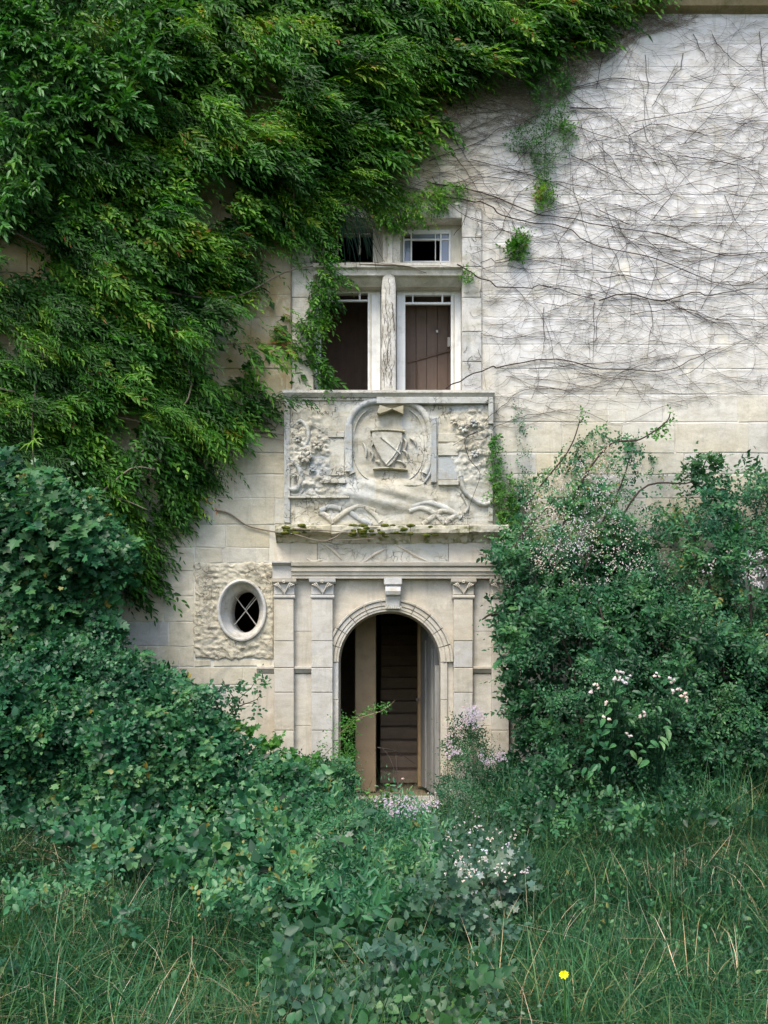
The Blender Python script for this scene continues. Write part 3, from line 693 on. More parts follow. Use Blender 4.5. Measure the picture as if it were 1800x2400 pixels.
# frames: list of bars in px at depth y (scaled so they sit behind the stone)
def frame(x0, x1, y0, y1, l, r, t, b, y, mat, name='frame'):
    g = 1+.001
    S = (D+y)/D
    f = bpy.data.objects.new(name, None); C.objects.link(f); f.parent = WN
    def bar(nm, a, b_, c, d, yy=y, th=.05, m_=mat):
        S_ = (D+yy)/D; e = MB(); e.bbox((a-900)/K*S_, (b_-900)/K*S_, yy, yy+th, EYE+(1544-d)/K*S_, EYE+(1544-c)/K*S_, .004); return e.build(nm, M[m_], f, tint=.5)
    bar('stile', x0, x0+l, y0, y1); bar('stile', x1-r, x1, y0, y1); bar('rail', x0+l, x1-r, y0, y0+t); bar('rail', x0+l, x1-r, y1-b, y1)
    return f, bar
# lower right light
f, bar = frame(930, 1090, 666, 926, 20, 33, 25, 3, .16, 'white_paint', 'lower_right_sash')
bar('muntin', 950, 1057, 708, 713, .17, .03); bar('muntin', 966, 969, 691, 708, .17, .03); bar('muntin', 1035, 1039, 691, 708, .17, .03)
bar('mortar_drip', 1061, 1066, 691, 923, .155, .03, 'dull_paint')
# lower left light
f, bar = frame(722, 892, 664, 926, 30, 30, 22, 6, .16, 'white_paint', 'lower_left_sash')
bar('muntin', 752, 862, 702, 706, .17, .03); bar('muntin', 841, 845, 686, 702, .17, .03); bar('muntin', 770, 774, 686, 702, .17, .03)
bar('mortar_drip', 866, 871, 690, 920, .155, .03, 'dull_paint')
# upper right light
f, bar = frame(926, 1092, 510, 634, 18, 38, 30, 8, .14, 'dull_paint', 'upper_right_frame')
f, bar = frame(944, 1056, 538, 627, 4, 4, 9, 3, .125, 'white_paint', 'upper_right_sash')
bar('muntin', 962, 965.5, 547, 624, .13, .03); bar('muntin', 1031, 1035, 547, 624, .13, .03); bar('muntin', 948, 1052, 559, 562.5, .132, .027); bar('muntin', 948, 1052, 611, 614.5, .132, .027)
bar('broken_muntin', 1019.5, 1021.5, 547, 611, .134, .012)
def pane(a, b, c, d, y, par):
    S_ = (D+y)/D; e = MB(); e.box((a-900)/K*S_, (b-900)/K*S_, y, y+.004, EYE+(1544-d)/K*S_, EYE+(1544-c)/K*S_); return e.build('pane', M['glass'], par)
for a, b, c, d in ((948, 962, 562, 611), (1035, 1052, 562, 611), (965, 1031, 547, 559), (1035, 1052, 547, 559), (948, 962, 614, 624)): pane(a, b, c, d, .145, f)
# upper left light
f, bar = frame(722, 900, 510, 634, 40, 26, 24, 20, .14, 'dull_paint', 'upper_left_frame')
bar('muntin', 841, 845, 530, 596, .15, .02); bar('muntin', 806, 868, 546, 549, .152, .015); bar('muntin', 790, 793, 530, 596, .15, .02)
# inner panelled shutter behind the right light, dark boards behind the left
SH = bpy.data.objects.new('inner_shutter', None); C.objects.link(SH); SH.parent = WN
def boards(px0, px1, n, y, mat, parent):
    for k in range(n):
        a = px0+(px1-px0)*k/n; b = px0+(px1-px0)*(k+1)/n; S_ = (D+y)/D; e = MB()
        e.bbox((a+.3-900)/K*S_, (b-.3-900)/K*S_, y+random.uniform(0, .004), y+.03, EYE+(1544-940)/K*S_, EYE+(1544-640)/K*S_, .003); e.build('board', M[mat], parent)
boards(925, 1100, 7, .48, 'brown', SH)
S_ = (10.45)/10
e = MB(); e.tube([((957-900)/K*S_, .474, EYE+(1544-848)/K*S_), ((1062-900)/K*S_, .474, EYE+(1544-818)/K*S_)], .012, 5); e.build('brace', M['brown'], SH)
e = MB(); e.tube([((978-900)/K*S_, .474, EYE+(1544-842)/K*S_), ((978-900)/K*S_, .474, EYE+(1544-930)/K*S_)], .008, 5); e.build('brace', M['brown'], SH)
e = MB(); e.bbox((1049-900)/K*S_, (1056-900)/K*S_, .45, .475, EYE+(1544-812)/K*S_, EYE+(1544-790)/K*S_, .004); e.build('latch', M['bar'], SH)
e = MB(); e.bbox((1022-900)/K*S_, (1027-900)/K*S_, .465, .478, EYE+(1544-778)/K*S_, EYE+(1544-772)/K*S_, .002); e.build('keyhole_plate', M['white_paint'], SH)
boards(720, 900, 1, .75, 'dark_brown', WN)

# ---- oval window
OW = bpy.data.objects.new('oval_window', None); C.objects.link(OW); OW.parent = B; OW['label'] = 'oval window with pale moulded stone ring and crossed bars'
def ell(a, b, k=44): return [(wx(568)+a/K*math.cos(t), wz(1431)+b/K*math.sin(t)) for t in np.linspace(0, 2*math.pi, k, endpoint=False)]
c = (wx(568), wz(1431))
segs = 6
for q in range(segs):
    tt = np.linspace(2*math.pi*q/segs, 2*math.pi*(q+1)/segs, 12); pth = []
    base = [(c[0]+34/K*math.cos(t), c[1]+50/K*math.sin(t)) for t in tt]
    e = MB(); pr = [(0, .46), (0, .20), (3*p, .13), (12*p, .04), (15*p, -.012), (16*p, -.050), (19*p, -.064), (22.5*p, -.060), (24*p, -.045), (24*p, .004)]
    V = []; m_ = len(pr)
    for t in tt:
        for o, y in pr: V.append((c[0]+(34*p+o)*math.cos(t), y, c[1]+(50*p+o*.96)*math.sin(t)))
    F = [(i*m_+j, i*m_+j+1, (i+1)*m_+j+1, (i+1)*m_+j) for i in range(len(tt)-1) for j in range(m_-1)]
    e.add(V, F).build('ring_stone', M['window_stone'], OW, tint=[.9, .7, .8, .95, .85, .6][q], smooth=False)
def cb(a, b_, y=.22, r=.006, nm='bar'):
    S_ = (D+y)/D; P = [((q[0]-900)/K*S_, y, EYE+(1544-q[1])/K*S_) for q in (a, b_)]; P.insert(1, tuple((u+v)/2 for u, v in zip(*P))); e = MB(); e.tube(P, r, 5); e.build(nm, M['bar'], OW)
cb((547, 1392), (600, 1464)); cb((548, 1466), (601, 1402), .235); cb((575, 1427), (597, 1399), .25, .004, 'broken_bar')

# ---- open wooden door leaf, ajar inwards on the right
DL = bpy.data.objects.new('door_leaf', None); C.objects.link(DL); DL.parent = B; DL['label'] = 'weathered grey wooden door leaf standing open inside the arch'
def leafbox(name, u0, u1, v0, v1, z0, z1, mat):
    """door leaf in its own frame: hinge at (hx,hy), rotated"""
    hx, hy, a = wx(1031)+.0, .30, math.radians(100); d = np.array([math.cos(a), math.sin(a)]); nrm = np.array([-d[1], d[0]])
    e = MB(); e.box(u0, u1, v0, v1, z0, z1); e.V = [(hx+x*d[0]+y*nrm[0], hy+x*d[1]+y*nrm[1], zz) for x, y, zz in e.V]; return e.build(name, M[mat], DL)
for k in range(5): leafbox('door_plank', .02+k*.145, .02+(k+1)*.145-.005, .002*(k % 2), .045, .04, 1.72+.30*math.sin(min(1, (k+.6)/4)*1.4), 'grey_wood')
for u in (.06, .40): leafbox('door_batten', u, u+.07, .046, .066, .06, 1.7+u*.3, 'grey_wood')
leafbox('door_edge_post', .745, .80, -.012, .075, .03, 2.32, 'tan_wood')
leafbox('door_knob', .70, .73, .073, .11, 1.08, 1.12, 'iron')
pb('door_frame_post', 1020.5, 1031.5, 1560, 1880, .10, B, .5, 'grey_wood', .20)

# ------------------------------------------------------------------ leaves
def tmpl_lance(): return np.array([(0,0,0),(.3,.5,.05),(.3,-.5,.05),(.35,0,-.02),(.7,.38,.03),(.7,-.38,.03),(1,0,-.10)]), [(0,3,1),(0,2,3),(3,6,4),(3,4,1),(3,2,5),(3,5,6)]
def tmpl_simple(): return np.array([(0,0,0),(.42,.5,.07),(.42,-.5,.07),(1,0,-.06)]), [(0,3,1),(0,2,3)]
def tmpl_ovate(): return np.array([(0,0,0),(.15,.38,.05),(.15,-.38,.05),(.5,.5,.08),(.5,-.5,.08),(.5,0,0),(.82,.28,.02),(.82,-.28,.02),(1.05,0,-.10)]), [(0,5,1),(1,5,3),(0,2,5),(2,4,5),(5,8,6),(5,6,3),(5,4,7),(5,7,8)]
def tmpl_lobed():
    out = [(0,0),(-.12,.30),(.12,.62),(.28,.36),(.62,.55),(.62,.22),(1.0,0),(.62,-.22),(.62,-.55),(.28,-.36),(.12,-.62),(-.12,-.30)]
    V = [(a, b, .10*abs(b)-.06*a*a) for a, b in out]+[(.28, 0, 0)]; n = len(out)
    return np.array(V), [(n, (i+1) % n, i) for i in range(n)]
T_L, T_S, T_O, T_P = tmpl_lance(), tmpl_simple(), tmpl_ovate(), tmpl_lobed()

class Leaves:
    def __init__(s): s.V = []; s.F = []; s.T = []; s.n = 0
    def add(s, T, pos, d, n, size, wid=.5, tint=None):
        TV, TF = T; TV = np.asarray(TV); N = len(pos); size = np.broadcast_to(size, (N,)); m_ = len(TV)
        d = unit(d); sd_ = unit(np.cross(d, n)); n2 = np.cross(sd_, d)
        w_ = wid if np.isscalar(wid) else wid[:, None, None]
        V = pos[:, None]+size[:, None, None]*(TV[None, :, 0:1]*d[:, None]+TV[None, :, 1:2]*w_*sd_[:, None]+TV[None, :, 2:3]*n2[:, None])
        F = (np.array(TF)[None]+(np.arange(N)*m_)[:, None, None]).reshape(-1, 3)+s.n
        if tint is None: tint = rng.random(N)
        s.V.append(V.reshape(-1, 3)); s.F.append(F); s.T.append(np.repeat(np.broadcast_to(tint, (N,)), m_)); s.n += N*m_
    def sprigs(s, T, base, d, L, k, leaf, wid=.45, droop=.25, spread=.9, face=(0, -.8, .7), jit=.35, tint=None):
        N = len(base); d = unit(d); L = np.broadcast_to(L, (N,))[:, None]; leaf = np.broadcast_to(leaf, (N,))
        nr = unit(np.array(face)[None]+rng.normal(0, .35, (N, 3)))
        tb = rng.random(N) if tint is None else np.broadcast_to(tint, (N,))
        for j in range(k):
            t = (j+.6)/k; g_ = np.array([0, 0, -1.0])
            p_ = base+d*L*t+g_*droop*L*t*t; tg = unit(d+g_*droop*2*t); side = unit(np.cross(tg, nr))
            if j == k-1: ld = tg
            else: ld = tg*math.cos(spread)+side*(1 if j % 2 else -1)*math.sin(spread)
            ld = ld+rng.normal(0, .18, (N, 3)); nn = nr+rng.normal(0, jit, (N, 3))
            s.add(T, p_, ld, nn, leaf*(1.1-.45*abs(t-.45))*rng.uniform(.8, 1.2, N), wid, np.clip(tb*.75+rng.random(N)*.3, 0, 1))
    def build(s, name, mat, parent=None, kind='stuff', label=None):
        me = mesh(name, np.concatenate(s.V), np.concatenate(s.F), np.concatenate(s.T)); return obj(name, me, mat, parent, kind, label)

def sample(poly, n, jit=14, gaps=(), dens=None):
    P = np.array(poly); x0, y0 = P.min(0)-jit; x1, y1 = P.max(0)+jit; X = []; Y = []; c = 0
    while c < n:
        x = rng.uniform(x0, x1, n); y = rng.uniform(y0, y1, n)
        jx = (fbm(x/28, y/28, 50)-.5)*jit*4+rng.normal(0, jit*.35, n); jy = (fbm(x/28, y/28, 77)-.5)*jit*4+rng.normal(0, jit*.35, n)
        ok = inpoly(x+jx, y+jy, poly)
        for gx_, gy_, ga, gb in gaps:
            r = np.hypot((x+jx*.6-gx_)/ga, (y+jy*.6-gy_)/gb); ok &= ~((r < 1) & (rng.random(n) > .12*r))
        if dens is not None: ok &= rng.random(n) < dens(x, y)
        X.append(x[ok]); Y.append(y[ok]); c += ok.sum()
    return np.concatenate(X)[:n], np.concatenate(Y)[:n]
def volume(poly, n, d0, bulge, R=120, amp=.25, thick=.3, ns=90, seed=1, jit=14, gaps=(), dens=None, slope=0.0, gh=None):
    x, y = sample(poly, n, jit, gaps, dens)
    e = np.clip(edist(x, y, poly)/R, 0, 1)**.6
    cl = fbm(x/ns, y/ns, seed, 3)
    front = d0+bulge*e+amp*(cl-.5)*2+slope*(y-np.min([q[1] for q in poly]))/1000.
    d = np.maximum(.03, front-thick*rng.random(n)**1.6)
    hh = rng.uniform(*(gh or (.02, .35)), n)*(.4+1.2*cl); dl = dg(y, hh); d = dl if gh else np.maximum(d, dl)
    return x, y, d, W(x, y, d), cl
def dirs(ax, ay, az, N, jit): return unit(np.array([ax, ay, az])[None]+rng.normal(0, jit, (N, 3)))
def rel(V, root): return V

def limbs(paths, name, mat, parent, r=.012, depth=None, sides=5):
    for pth in paths:
        P = np.array([W(a, b, d) for a, b, d in pth]).reshape(-1, 3); P = smooth_path(P, 6); n = len(P)
        e = MB(); e.tube(P, np.linspace(r, r*.35, n), sides); e.build(name, M[mat], parent, smooth=True)

# ---- 1. big leafy creeper over the upper left of the facade
CR = thing('leafy_creeper', 'dense dark green creeper hanging over the upper left of the stone facade', 'creeper')
GAPS = [(585, 225, 70, 42), (480, 450, 66, 78), (20, 590, 80, 62), (0, 790, 40, 45), (500, 840, 60, 70), (265, 990, 60, 75), (570, 750, 70, 75), (320, 1130, 48, 80), (1015, 245, 60, 45), (625, 640, 50, 90), (345, 215, 44, 36), (650, 880, 60, 40), (250, 300, 40, 30), (810, 565, 62, 62)]
def vdens(x, y):
    d = np.ones(len(x)); z_ = (x > 540) & (y > 560) & (y < 925); d[z_] = np.clip(1-(x[z_]-540)/200., .2, 1)*.6
    z2 = (x > 1150) & (y > 100); d[z2] *= .6
    return d*(.45+.55*(fbm(x/60, y/36, 91, 3) > .46))
L = Leaves()
N = 17500
x, y, d, P, cl = volume(VINE, N, .10, .42, 300, .38, .30, 60, 3, 22, GAPS, vdens)
ang = .30+.5*(fbm(x/160, y/160, 12, 2)-.5)*2+np.clip((y-950)/700, 0, .7)
dr = np.stack([np.cos(ang), -.25+0*ang, -np.sin(ang)], -1)+rng.normal(0, .20, (N, 3))
tn = np.clip(.02+1.9*(fbm(x/75, y/45, 66, 3)-.32)+rng.normal(0, .12, N)+.12*np.clip((900-y)/900, 0, 1), 0, .97)
tn[rng.random(N) < .012] = 1.0
kd = fbm(x/95, y/70, 140, 3)+rng.normal(0, .03, N)
for sel, T_, lf, wd__, mt, kk in ((kd < .44, T_L, (.045, .08), .22, 'vine', 11), ((kd >= .44) & (kd < .6), T_L, (.06, .11), .27, 'vine', 10), (kd >= .6, T_L, (.05, .085), .42, 'vine', 8)):
    L = Leaves(); n_ = int(sel.sum()); L.sprigs(T_, P[sel], dr[sel], rng.uniform(.16, .42, n_), kk, rng.uniform(*lf, n_), wd__, .34, .5, tint=tn[sel]); L.build('foliage', M[mt], CR)
# inner layer of darker-tinted leaves that closes the mass
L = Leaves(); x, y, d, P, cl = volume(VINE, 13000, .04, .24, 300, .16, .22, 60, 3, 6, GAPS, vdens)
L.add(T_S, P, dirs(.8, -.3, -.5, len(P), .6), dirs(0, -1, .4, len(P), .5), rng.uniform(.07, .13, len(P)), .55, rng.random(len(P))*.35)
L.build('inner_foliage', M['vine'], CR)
# broad bright leaves in the top left corner
L = Leaves(); x, y = sample([(-60, -60), (420, -60), (330, 160), (260, 260), (120, 330), (-60, 560)], 950, 60, (), lambda x, y: .15+.85*(fbm(x/60, y/50, 71, 3) > .47))
P = W(x, y, .55+.35*fbm(x/60, y/60, 8)+rng.random(len(x))*.12)
L.sprigs(T_L, P, dirs(.5, -.5, -.3, len(P), .5), rng.uniform(.15, .3, len(P)), 8, rng.uniform(.07, .12, len(P)), .32, .25, .55, tint=rng.uniform(.0, .7, len(P)))
L.build('foliage', M['fresh'], CR, label='lighter fresh green leaves at the top left')
limbs([[(-80, 60, .25), (200, 140, .4), (480, 200, .3), (800, 260, .25), (1080, 290, .08)], [(-60, 500, .2), (250, 640, .35), (520, 700, .3), (700, 628, .12), (930, 622, .13), (1000, 640, .12)],
       [(-40, 900, .3), (200, 960, .3), (400, 1000, .25), (530, 1002, .05), (600, 1010, .05), (668, 1020, .04)], [(232, 1160, .35), (290, 1110, .45), (320, 1095, .5), (365, 1100, .5)], [(232, 1160, .35), (290, 1172, .42), (345, 1195, .42)],
       [(300, 700, .3), (450, 900, .3), (300, 1100, .3), (200, 1300, .3)], [(680, 200, .2), (690, 380, .3), (684, 600, .1), (682, 760, .05), (684, 910, .04)]], 'stem', 'bark_pale', CR, .014)

# fringe that falls over the window
FR = thing('creeper_fringe', 'creeper fringe falling over the left edge of the mullioned window', 'creeper')
L = Leaves(); poly = [(690, 470), (810, 455), (770, 560), (790, 640), (775, 700), (735, 760), (735, 830), (765, 905), (735, 915), (725, 800), (690, 760), (715, 640), (725, 560)]
x, y, d, P, cl = volume(poly, 300, .08, .18, 40, .12, .2, 40, 5, 9)
L.sprigs(T_L, P, dirs(.75, -.3, -.5, len(P), .35), rng.uniform(.14, .28, len(P)), 8, rng.uniform(.04, .07, len(P)), .36, .35, .7, tint=rng.random(len(P))*.85)
poly = [(820, 450), (1000, 425), (1085, 432), (1040, 470), (990, 512), (910, 530), (860, 520)]
x, y, d, P, cl = volume(poly, 330, .06, .14, 30, .08, .12, 40, 6, 8)
L.sprigs(T_L, P, dirs(.7, -.3, -.6, len(P), .4), rng.uniform(.1, .2, len(P)), 8, rng.uniform(.03, .05, len(P)), .38, .35, .7, tint=rng.uniform(.4, .95, len(P)))
L.build('foliage', M['vine'], FR)
L = Leaves()  # fine hanging strands
e = MB()
for _ in range(46):
    x0 = random.uniform(780, 850); y0 = random.uniform(478, 520); sw = random.uniform(10, 70); le = random.uniform(50, 120)
    P = smooth_path(W(np.array([x0, x0+sw*.4, x0+sw*.8, x0+sw]), np.array([y0, y0-6+le*.2, y0+le*.55, y0+le]), np.array([.1, .22, .2, .12])), 4); e.tube(P, .0028, 3, False)
e.build('strand', M['ivy'], FR, kind='stuff')
limbs([[(740, 500, .05), (800, 478, .2), (850, 500, .22), (870, 560, .15), (905, 620, .1)]], 'stem', 'bark', FR, .006)

def sprig_blob(root, poly, n, d0, bul, leaf, T, mat, tint=(.2, .95), k=5, Ls=(.06, .14), dirv=(.2, -.4, .1), jit=10, wid=.6, R=30, amp=.06, thick=.1, name='foliage', droop=.1, gaps=(), dens=None, slope=0.0, dj=.6, ns=60, face=(0, -.8, .7), gh=None):
    L = Leaves(); x, y, d, P, cl = volume(poly, n, d0, bul, R, amp, thick, ns, 9, jit, gaps, dens, slope, gh)
    tn = np.clip(tint[0]+(tint[1]-tint[0])*(.5+1.6*(fbm(x/45, y/45, 31, 3)-.5)+rng.normal(0, .18, n)), 0, 1)
    shoot = rng.random(n) < .05; sz = .62+.85*np.clip((fbm(x/50, y/50, 203, 3)-.25)*2, 0, 1)
    L.sprigs(T, P, dirs(*dirv, n, dj), rng.uniform(*Ls, n)*(1+1.6*shoot), k, rng.uniform(*leaf, n)*sz*(1-.25*shoot), wid, droop, .9, tint=tn, face=face)
    L.build(name, M[mat], root); return P

# ---- green clumps on the bare wall
t = thing('creeper_clump', 'long green clump of small leaves hanging on the pale upper wall', 'creeper')
sprig_blob(t, [(1215, 150), (1330, 150), (1335, 250), (1332, 330), (1325, 370), (1300, 400), (1290, 425), (1255, 425), (1245, 385), (1190, 340), (1190, 305), (1235, 290), (1240, 220)], 900, .03, .12, (.018, .034), T_S, 'fresh', (.0, .8), jit=9)
sprig_blob(t, [(1262, 415), (1292, 430), (1296, 470), (1285, 492), (1258, 488), (1252, 450)], 110, .03, .08, (.024, .04), T_O, 'vine', (.2, 1), jit=6, name='foliage')
limbs([[(1260, 120, .03), (1290, 220, .06), (1280, 320, .06), (1275, 430, .03), (1280, 480, .03)]], 'stem', 'bark', t, .006)
t = thing('creeper_clump', 'small round tuft of green leaves right of the upper window', 'creeper')
sprig_blob(t, [(1190, 560), (1215, 545), (1240, 560), (1225, 590), (1205, 606), (1186, 590)], 95, .03, .08, (.022, .038), T_O, 'vine', (.3, 1), jit=6)
limbs([[(1200, 520, .02), (1215, 560, .05), (1205, 600, .03)]], 'stem', 'bark', t, .004)
t = thing('creeper_clump', 'tiny tuft of green leaves at the right end of the window transom', 'creeper')
sprig_blob(t, [(1075, 638), (1100, 636), (1112, 648), (1095, 660), (1078, 652)], 45, .06, .06, (.018, .03), T_S, 'vine', (.4, 1), jit=4)

# ---- bare creeper stems over the upper right wall
BC = thing('bare_creeper', 'leafless creeper stems netting the pale upper right wall', 'creeper')
q = lambda pts: [(1100+a*.422, b*.422) for a, b in pts]
MAIN = [q(a) for a in (
 [(-70,1500),(0,1540),(80,1585),(330,1605),(380,1590),(520,1620),(690,1670)], [(720,1675),(880,1640),(1060,1675),(1250,1630),(1340,1645),(1560,1605),(1700,1618)],
 [(-230,1020),(0,1060),(150,1100),(350,1190),(500,1210),(800,1270),(1080,1310),(1380,1415),(1700,1405)], [(-200,1090),(0,1120),(180,1195),(330,1240),(520,1265),(700,1370),(960,1420),(1180,1500),(1350,1570),(1520,1590),(1700,1500)],
 [(540,690),(740,760),(890,800),(980,850),(1060,960),(1120,1090)], [(550,605),(700,610),(840,605)], [(920,680),(1100,650),(1330,600),(1500,560),(1700,490)],
 [(470,1010),(640,1045),(800,1060),(1000,1090),(1150,1040),(1300,1030),(1500,1095),(1700,1060)], [(720,1555),(850,1535),(1020,1560),(1170,1500),(1330,1440),(1500,1420)],
 [(770,1500),(830,1400),(950,1310),(1050,1180),(1120,1090)], [(690,1680),(688,1800),(682,2010)], [(410,1710),(415,1860),(412,1960)], [(-140,2180),(0,2110),(150,2050),(400,2000),(560,2010),(700,2050),(900,2060),(1100,2060),(1250,1990),(1390,1930)],
 [(1600,180),(1625,350),(1645,520)], [(1010,600),(1080,490),(1160,350)], [(560,500),(800,440),(960,460),(1180,465),(1400,420),(1650,440)], [(880,760),(1000,700),(1090,700),(1250,740),(1400,760),(1560,680),(1700,680)],
 [(900,1750),(1050,1730),(1200,1720),(1380,1775),(1700,1775)], [(960,1320),(1100,1440),(1250,1500),(1400,1560)], [(0,640),(150,625),(300,602)], [(-230,900),(0,815),(130,818),(310,822)], [(0,890),(150,930),(330,965)], [(0,985),(200,1000),(330,1010)],
 [(560,870),(700,930),(850,1000),(960,1080),(1100,1180)], [(700,1160),(860,1240),(980,1260),(1150,1200),(1380,1190),(1700,1170)], [(470,1180),(700,1200),(900,1250),(1150,1270),(1400,1360),(1550,1370),(1700,1340)], [(1150,870),(1300,890),(1470,920),(1660,1000)],
 [(880,770),(900,860),(940,940),(960,1000)], [(1360,1440),(1345,1540),(1330,1640)], [(0,1225),(150,1270),(300,1320),(440,1310),(560,1280)], [(50,1490),(200,1440),(420,1440),(600,1450),(760,1500)], [(1240,200),(1290,290),(1320,360)],
 [(1340,200),(1400,280),(1470,350),(1560,410)], [(960,700),(1000,800),(1100,880)], [(1180,300),(1160,400),(1060,500)])]
MAIN += [[(1060,1050),(1130,1015),(1200,985),(1270,970),(1360,965),(1450,995),(1560,950),(1660,926)], [(1130,1000),(1180,950),(1230,915),(1340,912),(1440,890),(1560,840)],
 [(1060,560),(1088,520),(1090,430),(1000,400),(880,380)], [(900,430),(1000,455),(1100,520),(1190,545),(1300,570)], [(880,360),(1000,330),(1090,310),(1200,262)], [(690,632),(800,628),(900,630),(960,636),(1040,638),(1080,640)]]
creg = [(1080,200),(1330,110),(1460,50),(1640,30),(1860,40),(1860,900),(1650,960),(1500,960),(1330,1000),(1180,1010),(1145,1000),(1110,960),(1132,900),(1100,640),(1100,520),(960,470),(860,420),(960,370)]
def cdepth(px, py): return -.0155-.006*vnoise(px/30., py/30., 6)
for k, pth in enumerate(MAIN):
    P2 = smooth_path(pth, 7); a = np.arange(len(P2)); P2 = P2+np.stack([(vnoise(a*.5, a*0+k, 3)-.5)*5, (vnoise(a*.5, a*0+k+.5, 9)-.5)*5], 1)
    r = .0075 if k in (0, 1, 2, 3, 12, 5) else random.uniform(.0030, .0048)
    P3 = np.stack([wx(P2[:, 0]), cdepth(P2[:, 0], P2[:, 1])-r, wz(P2[:, 1])], 1)
    inw = (P2[:, 0] > 684) & (P2[:, 0] < 1156) & (P2[:, 1] > 478) & (P2[:, 1] < 1240); P3[inw, 1] -= np.where(P2[inw, 1] > 600, .12, .06) if inw.any() else 0
    e = MB(); e.tube(P3, np.linspace(r, r*.5, len(P3)), 5); e.build('stem', M['bark'], BC)
# the fine net of twigs between them
def twig_net(n, seed, steps=(8, 26), rad=(.0011, .0026), reg=creg, stepl=9):
    r = np.random.default_rng(seed); segs_V = []; F = []; base = 0
    x, y = [], []
    while len(x) < n:
        a = r.uniform(840, 1860, n); b = r.uniform(10, 1010, n); ok = inpoly(a, b, reg) & (r.random(n) < .35+.65*(fbm(a/120, b/90, 44, 3) > .45)); x += list(a[ok]); y += list(b[ok])
    tot_V, tot_F = [], []; off = 0
    for i in range(n):
        px, py = x[i], y[i]; hd = r.choice([0.12, -.15, .3, -.4, 1.2, -1.2, .05, 0, .1], 1)[0]+r.normal(0, .35)+(math.pi if r.random() < .4 else 0)
        k = r.integers(*steps); a = hd+np.cumsum(r.normal(0, .28, k))*1.0; a = hd+(a-hd)*.75
        X = px+np.cumsum(np.cos(a)*stepl); Y_ = py+np.cumsum(np.sin(a)*stepl*.8)
        ok = inpoly(X, Y_, reg); 
        if not ok.all():
            kk = int(np.argmin(ok)); 
            if kk < 3: continue
            X, Y_ = X[:kk], Y_[:kk]; k = kk
        rr = r.uniform(*rad)*np.linspace(1, .5, k); yb = cdepth(X, Y_)-.002
        inw = (X > 1082) & (X < 1130) & (Y_ > 480) & (Y_ < 930); yb = np.where(inw, yb-.025, yb)
        T = np.gradient(np.stack([X, Y_], 1), axis=0); T /= np.linalg.norm(T, axis=1)[:, None]+1e-9; Nn = np.stack([-T[:, 1], T[:, 0]], 1)
        xw, zw = wx(X), wz(Y_)
        v = np.stack([np.stack([xw-Nn[:, 0]*rr, yb, zw+Nn[:, 1]*rr], 1), np.stack([xw, yb-rr*1.4, zw], 1), np.stack([xw+Nn[:, 0]*rr, yb, zw-Nn[:, 1]*rr], 1)], 1).reshape(-1, 3)
        I = (np.arange(k-1)*3)[:, None]
        f = np.concatenate([np.concatenate([I+j, I+j+1, I+j+4, I+j+3], 1) for j in (0, 1)])+off
        tot_V.append(v); tot_F.append(f); off += len(v)
    return mesh('twig_net', np.concatenate(tot_V), np.concatenate(tot_F))
obj('twig_net', twig_net(1100, 5, rad=(.0009, .0018)), M['bark'], BC, kind='stuff')
obj('twig_net', twig_net(700, 6, (4, 9), (.0008, .0014), stepl=6), M['bark'], BC, kind='stuff')
rr_ = random.Random(77); cnt = 0
while cnt < 235:
    px, py = rr_.uniform(900, 1850), rr_.uniform(120, 960)
    a = rr_.choice([.1, .2, .3, -.15, .05, -.3, .0, .9, -1.1, 1.3])+rr_.gauss(0, .12); pts = []; a0 = a
    for k in range(rr_.randint(10, 34)):
        if not inpoly(np.array([px]), np.array([py]), creg)[0]: break
        pts.append((px, py)); a += rr_.gauss(0, .20); a += (a0-a)*.25; px += math.cos(a)*14; py += math.sin(a)*11
    if len(pts) < 7: continue
    P2 = smooth_path(pts, 3); r = rr_.uniform(.0017, .0036); P3 = np.stack([wx(P2[:, 0]), cdepth(P2[:, 0], P2[:, 1])-r, wz(P2[:, 1])], 1)
    inw = (P2[:, 0] > 684) & (P2[:, 0] < 1132) & (P2[:, 1] > 478) & (P2[:, 1] < 930); P3[inw, 1] -= .04
    e = MB(); e.tube(P3, np.linspace(r, r*.45, len(P3)), 4, False); e.build('stem', M['bark'], BC); cnt += 1
mreg = [(980, 190), (1200, 170), (1320, 120), (1430, 20), (1680, 10), (1640, 60), (1500, 90), (1400, 170), (1330, 230), (1240, 300), (1100, 330), (1000, 340), (900, 420), (850, 430)]
obj('twig_net', twig_net(2600, 21, (5, 14), (.0012, .0028), reg=mreg, stepl=6), M['bark_pale'], BC, kind='stuff', label='matted brown twigs along the edge of the leaves')
scars(26, 893, 929, 650, 915, lambda x, y: False, 31, .0022, 1.5).build('root_scars', M['bark'], WN, kind='stuff') if False else None
e = scars(34, 1084, 1128, 500, 915, lambda x, y: False, 32, .0020, 1.3); e.build('root_scars', M['bark'], WN, kind='stuff')
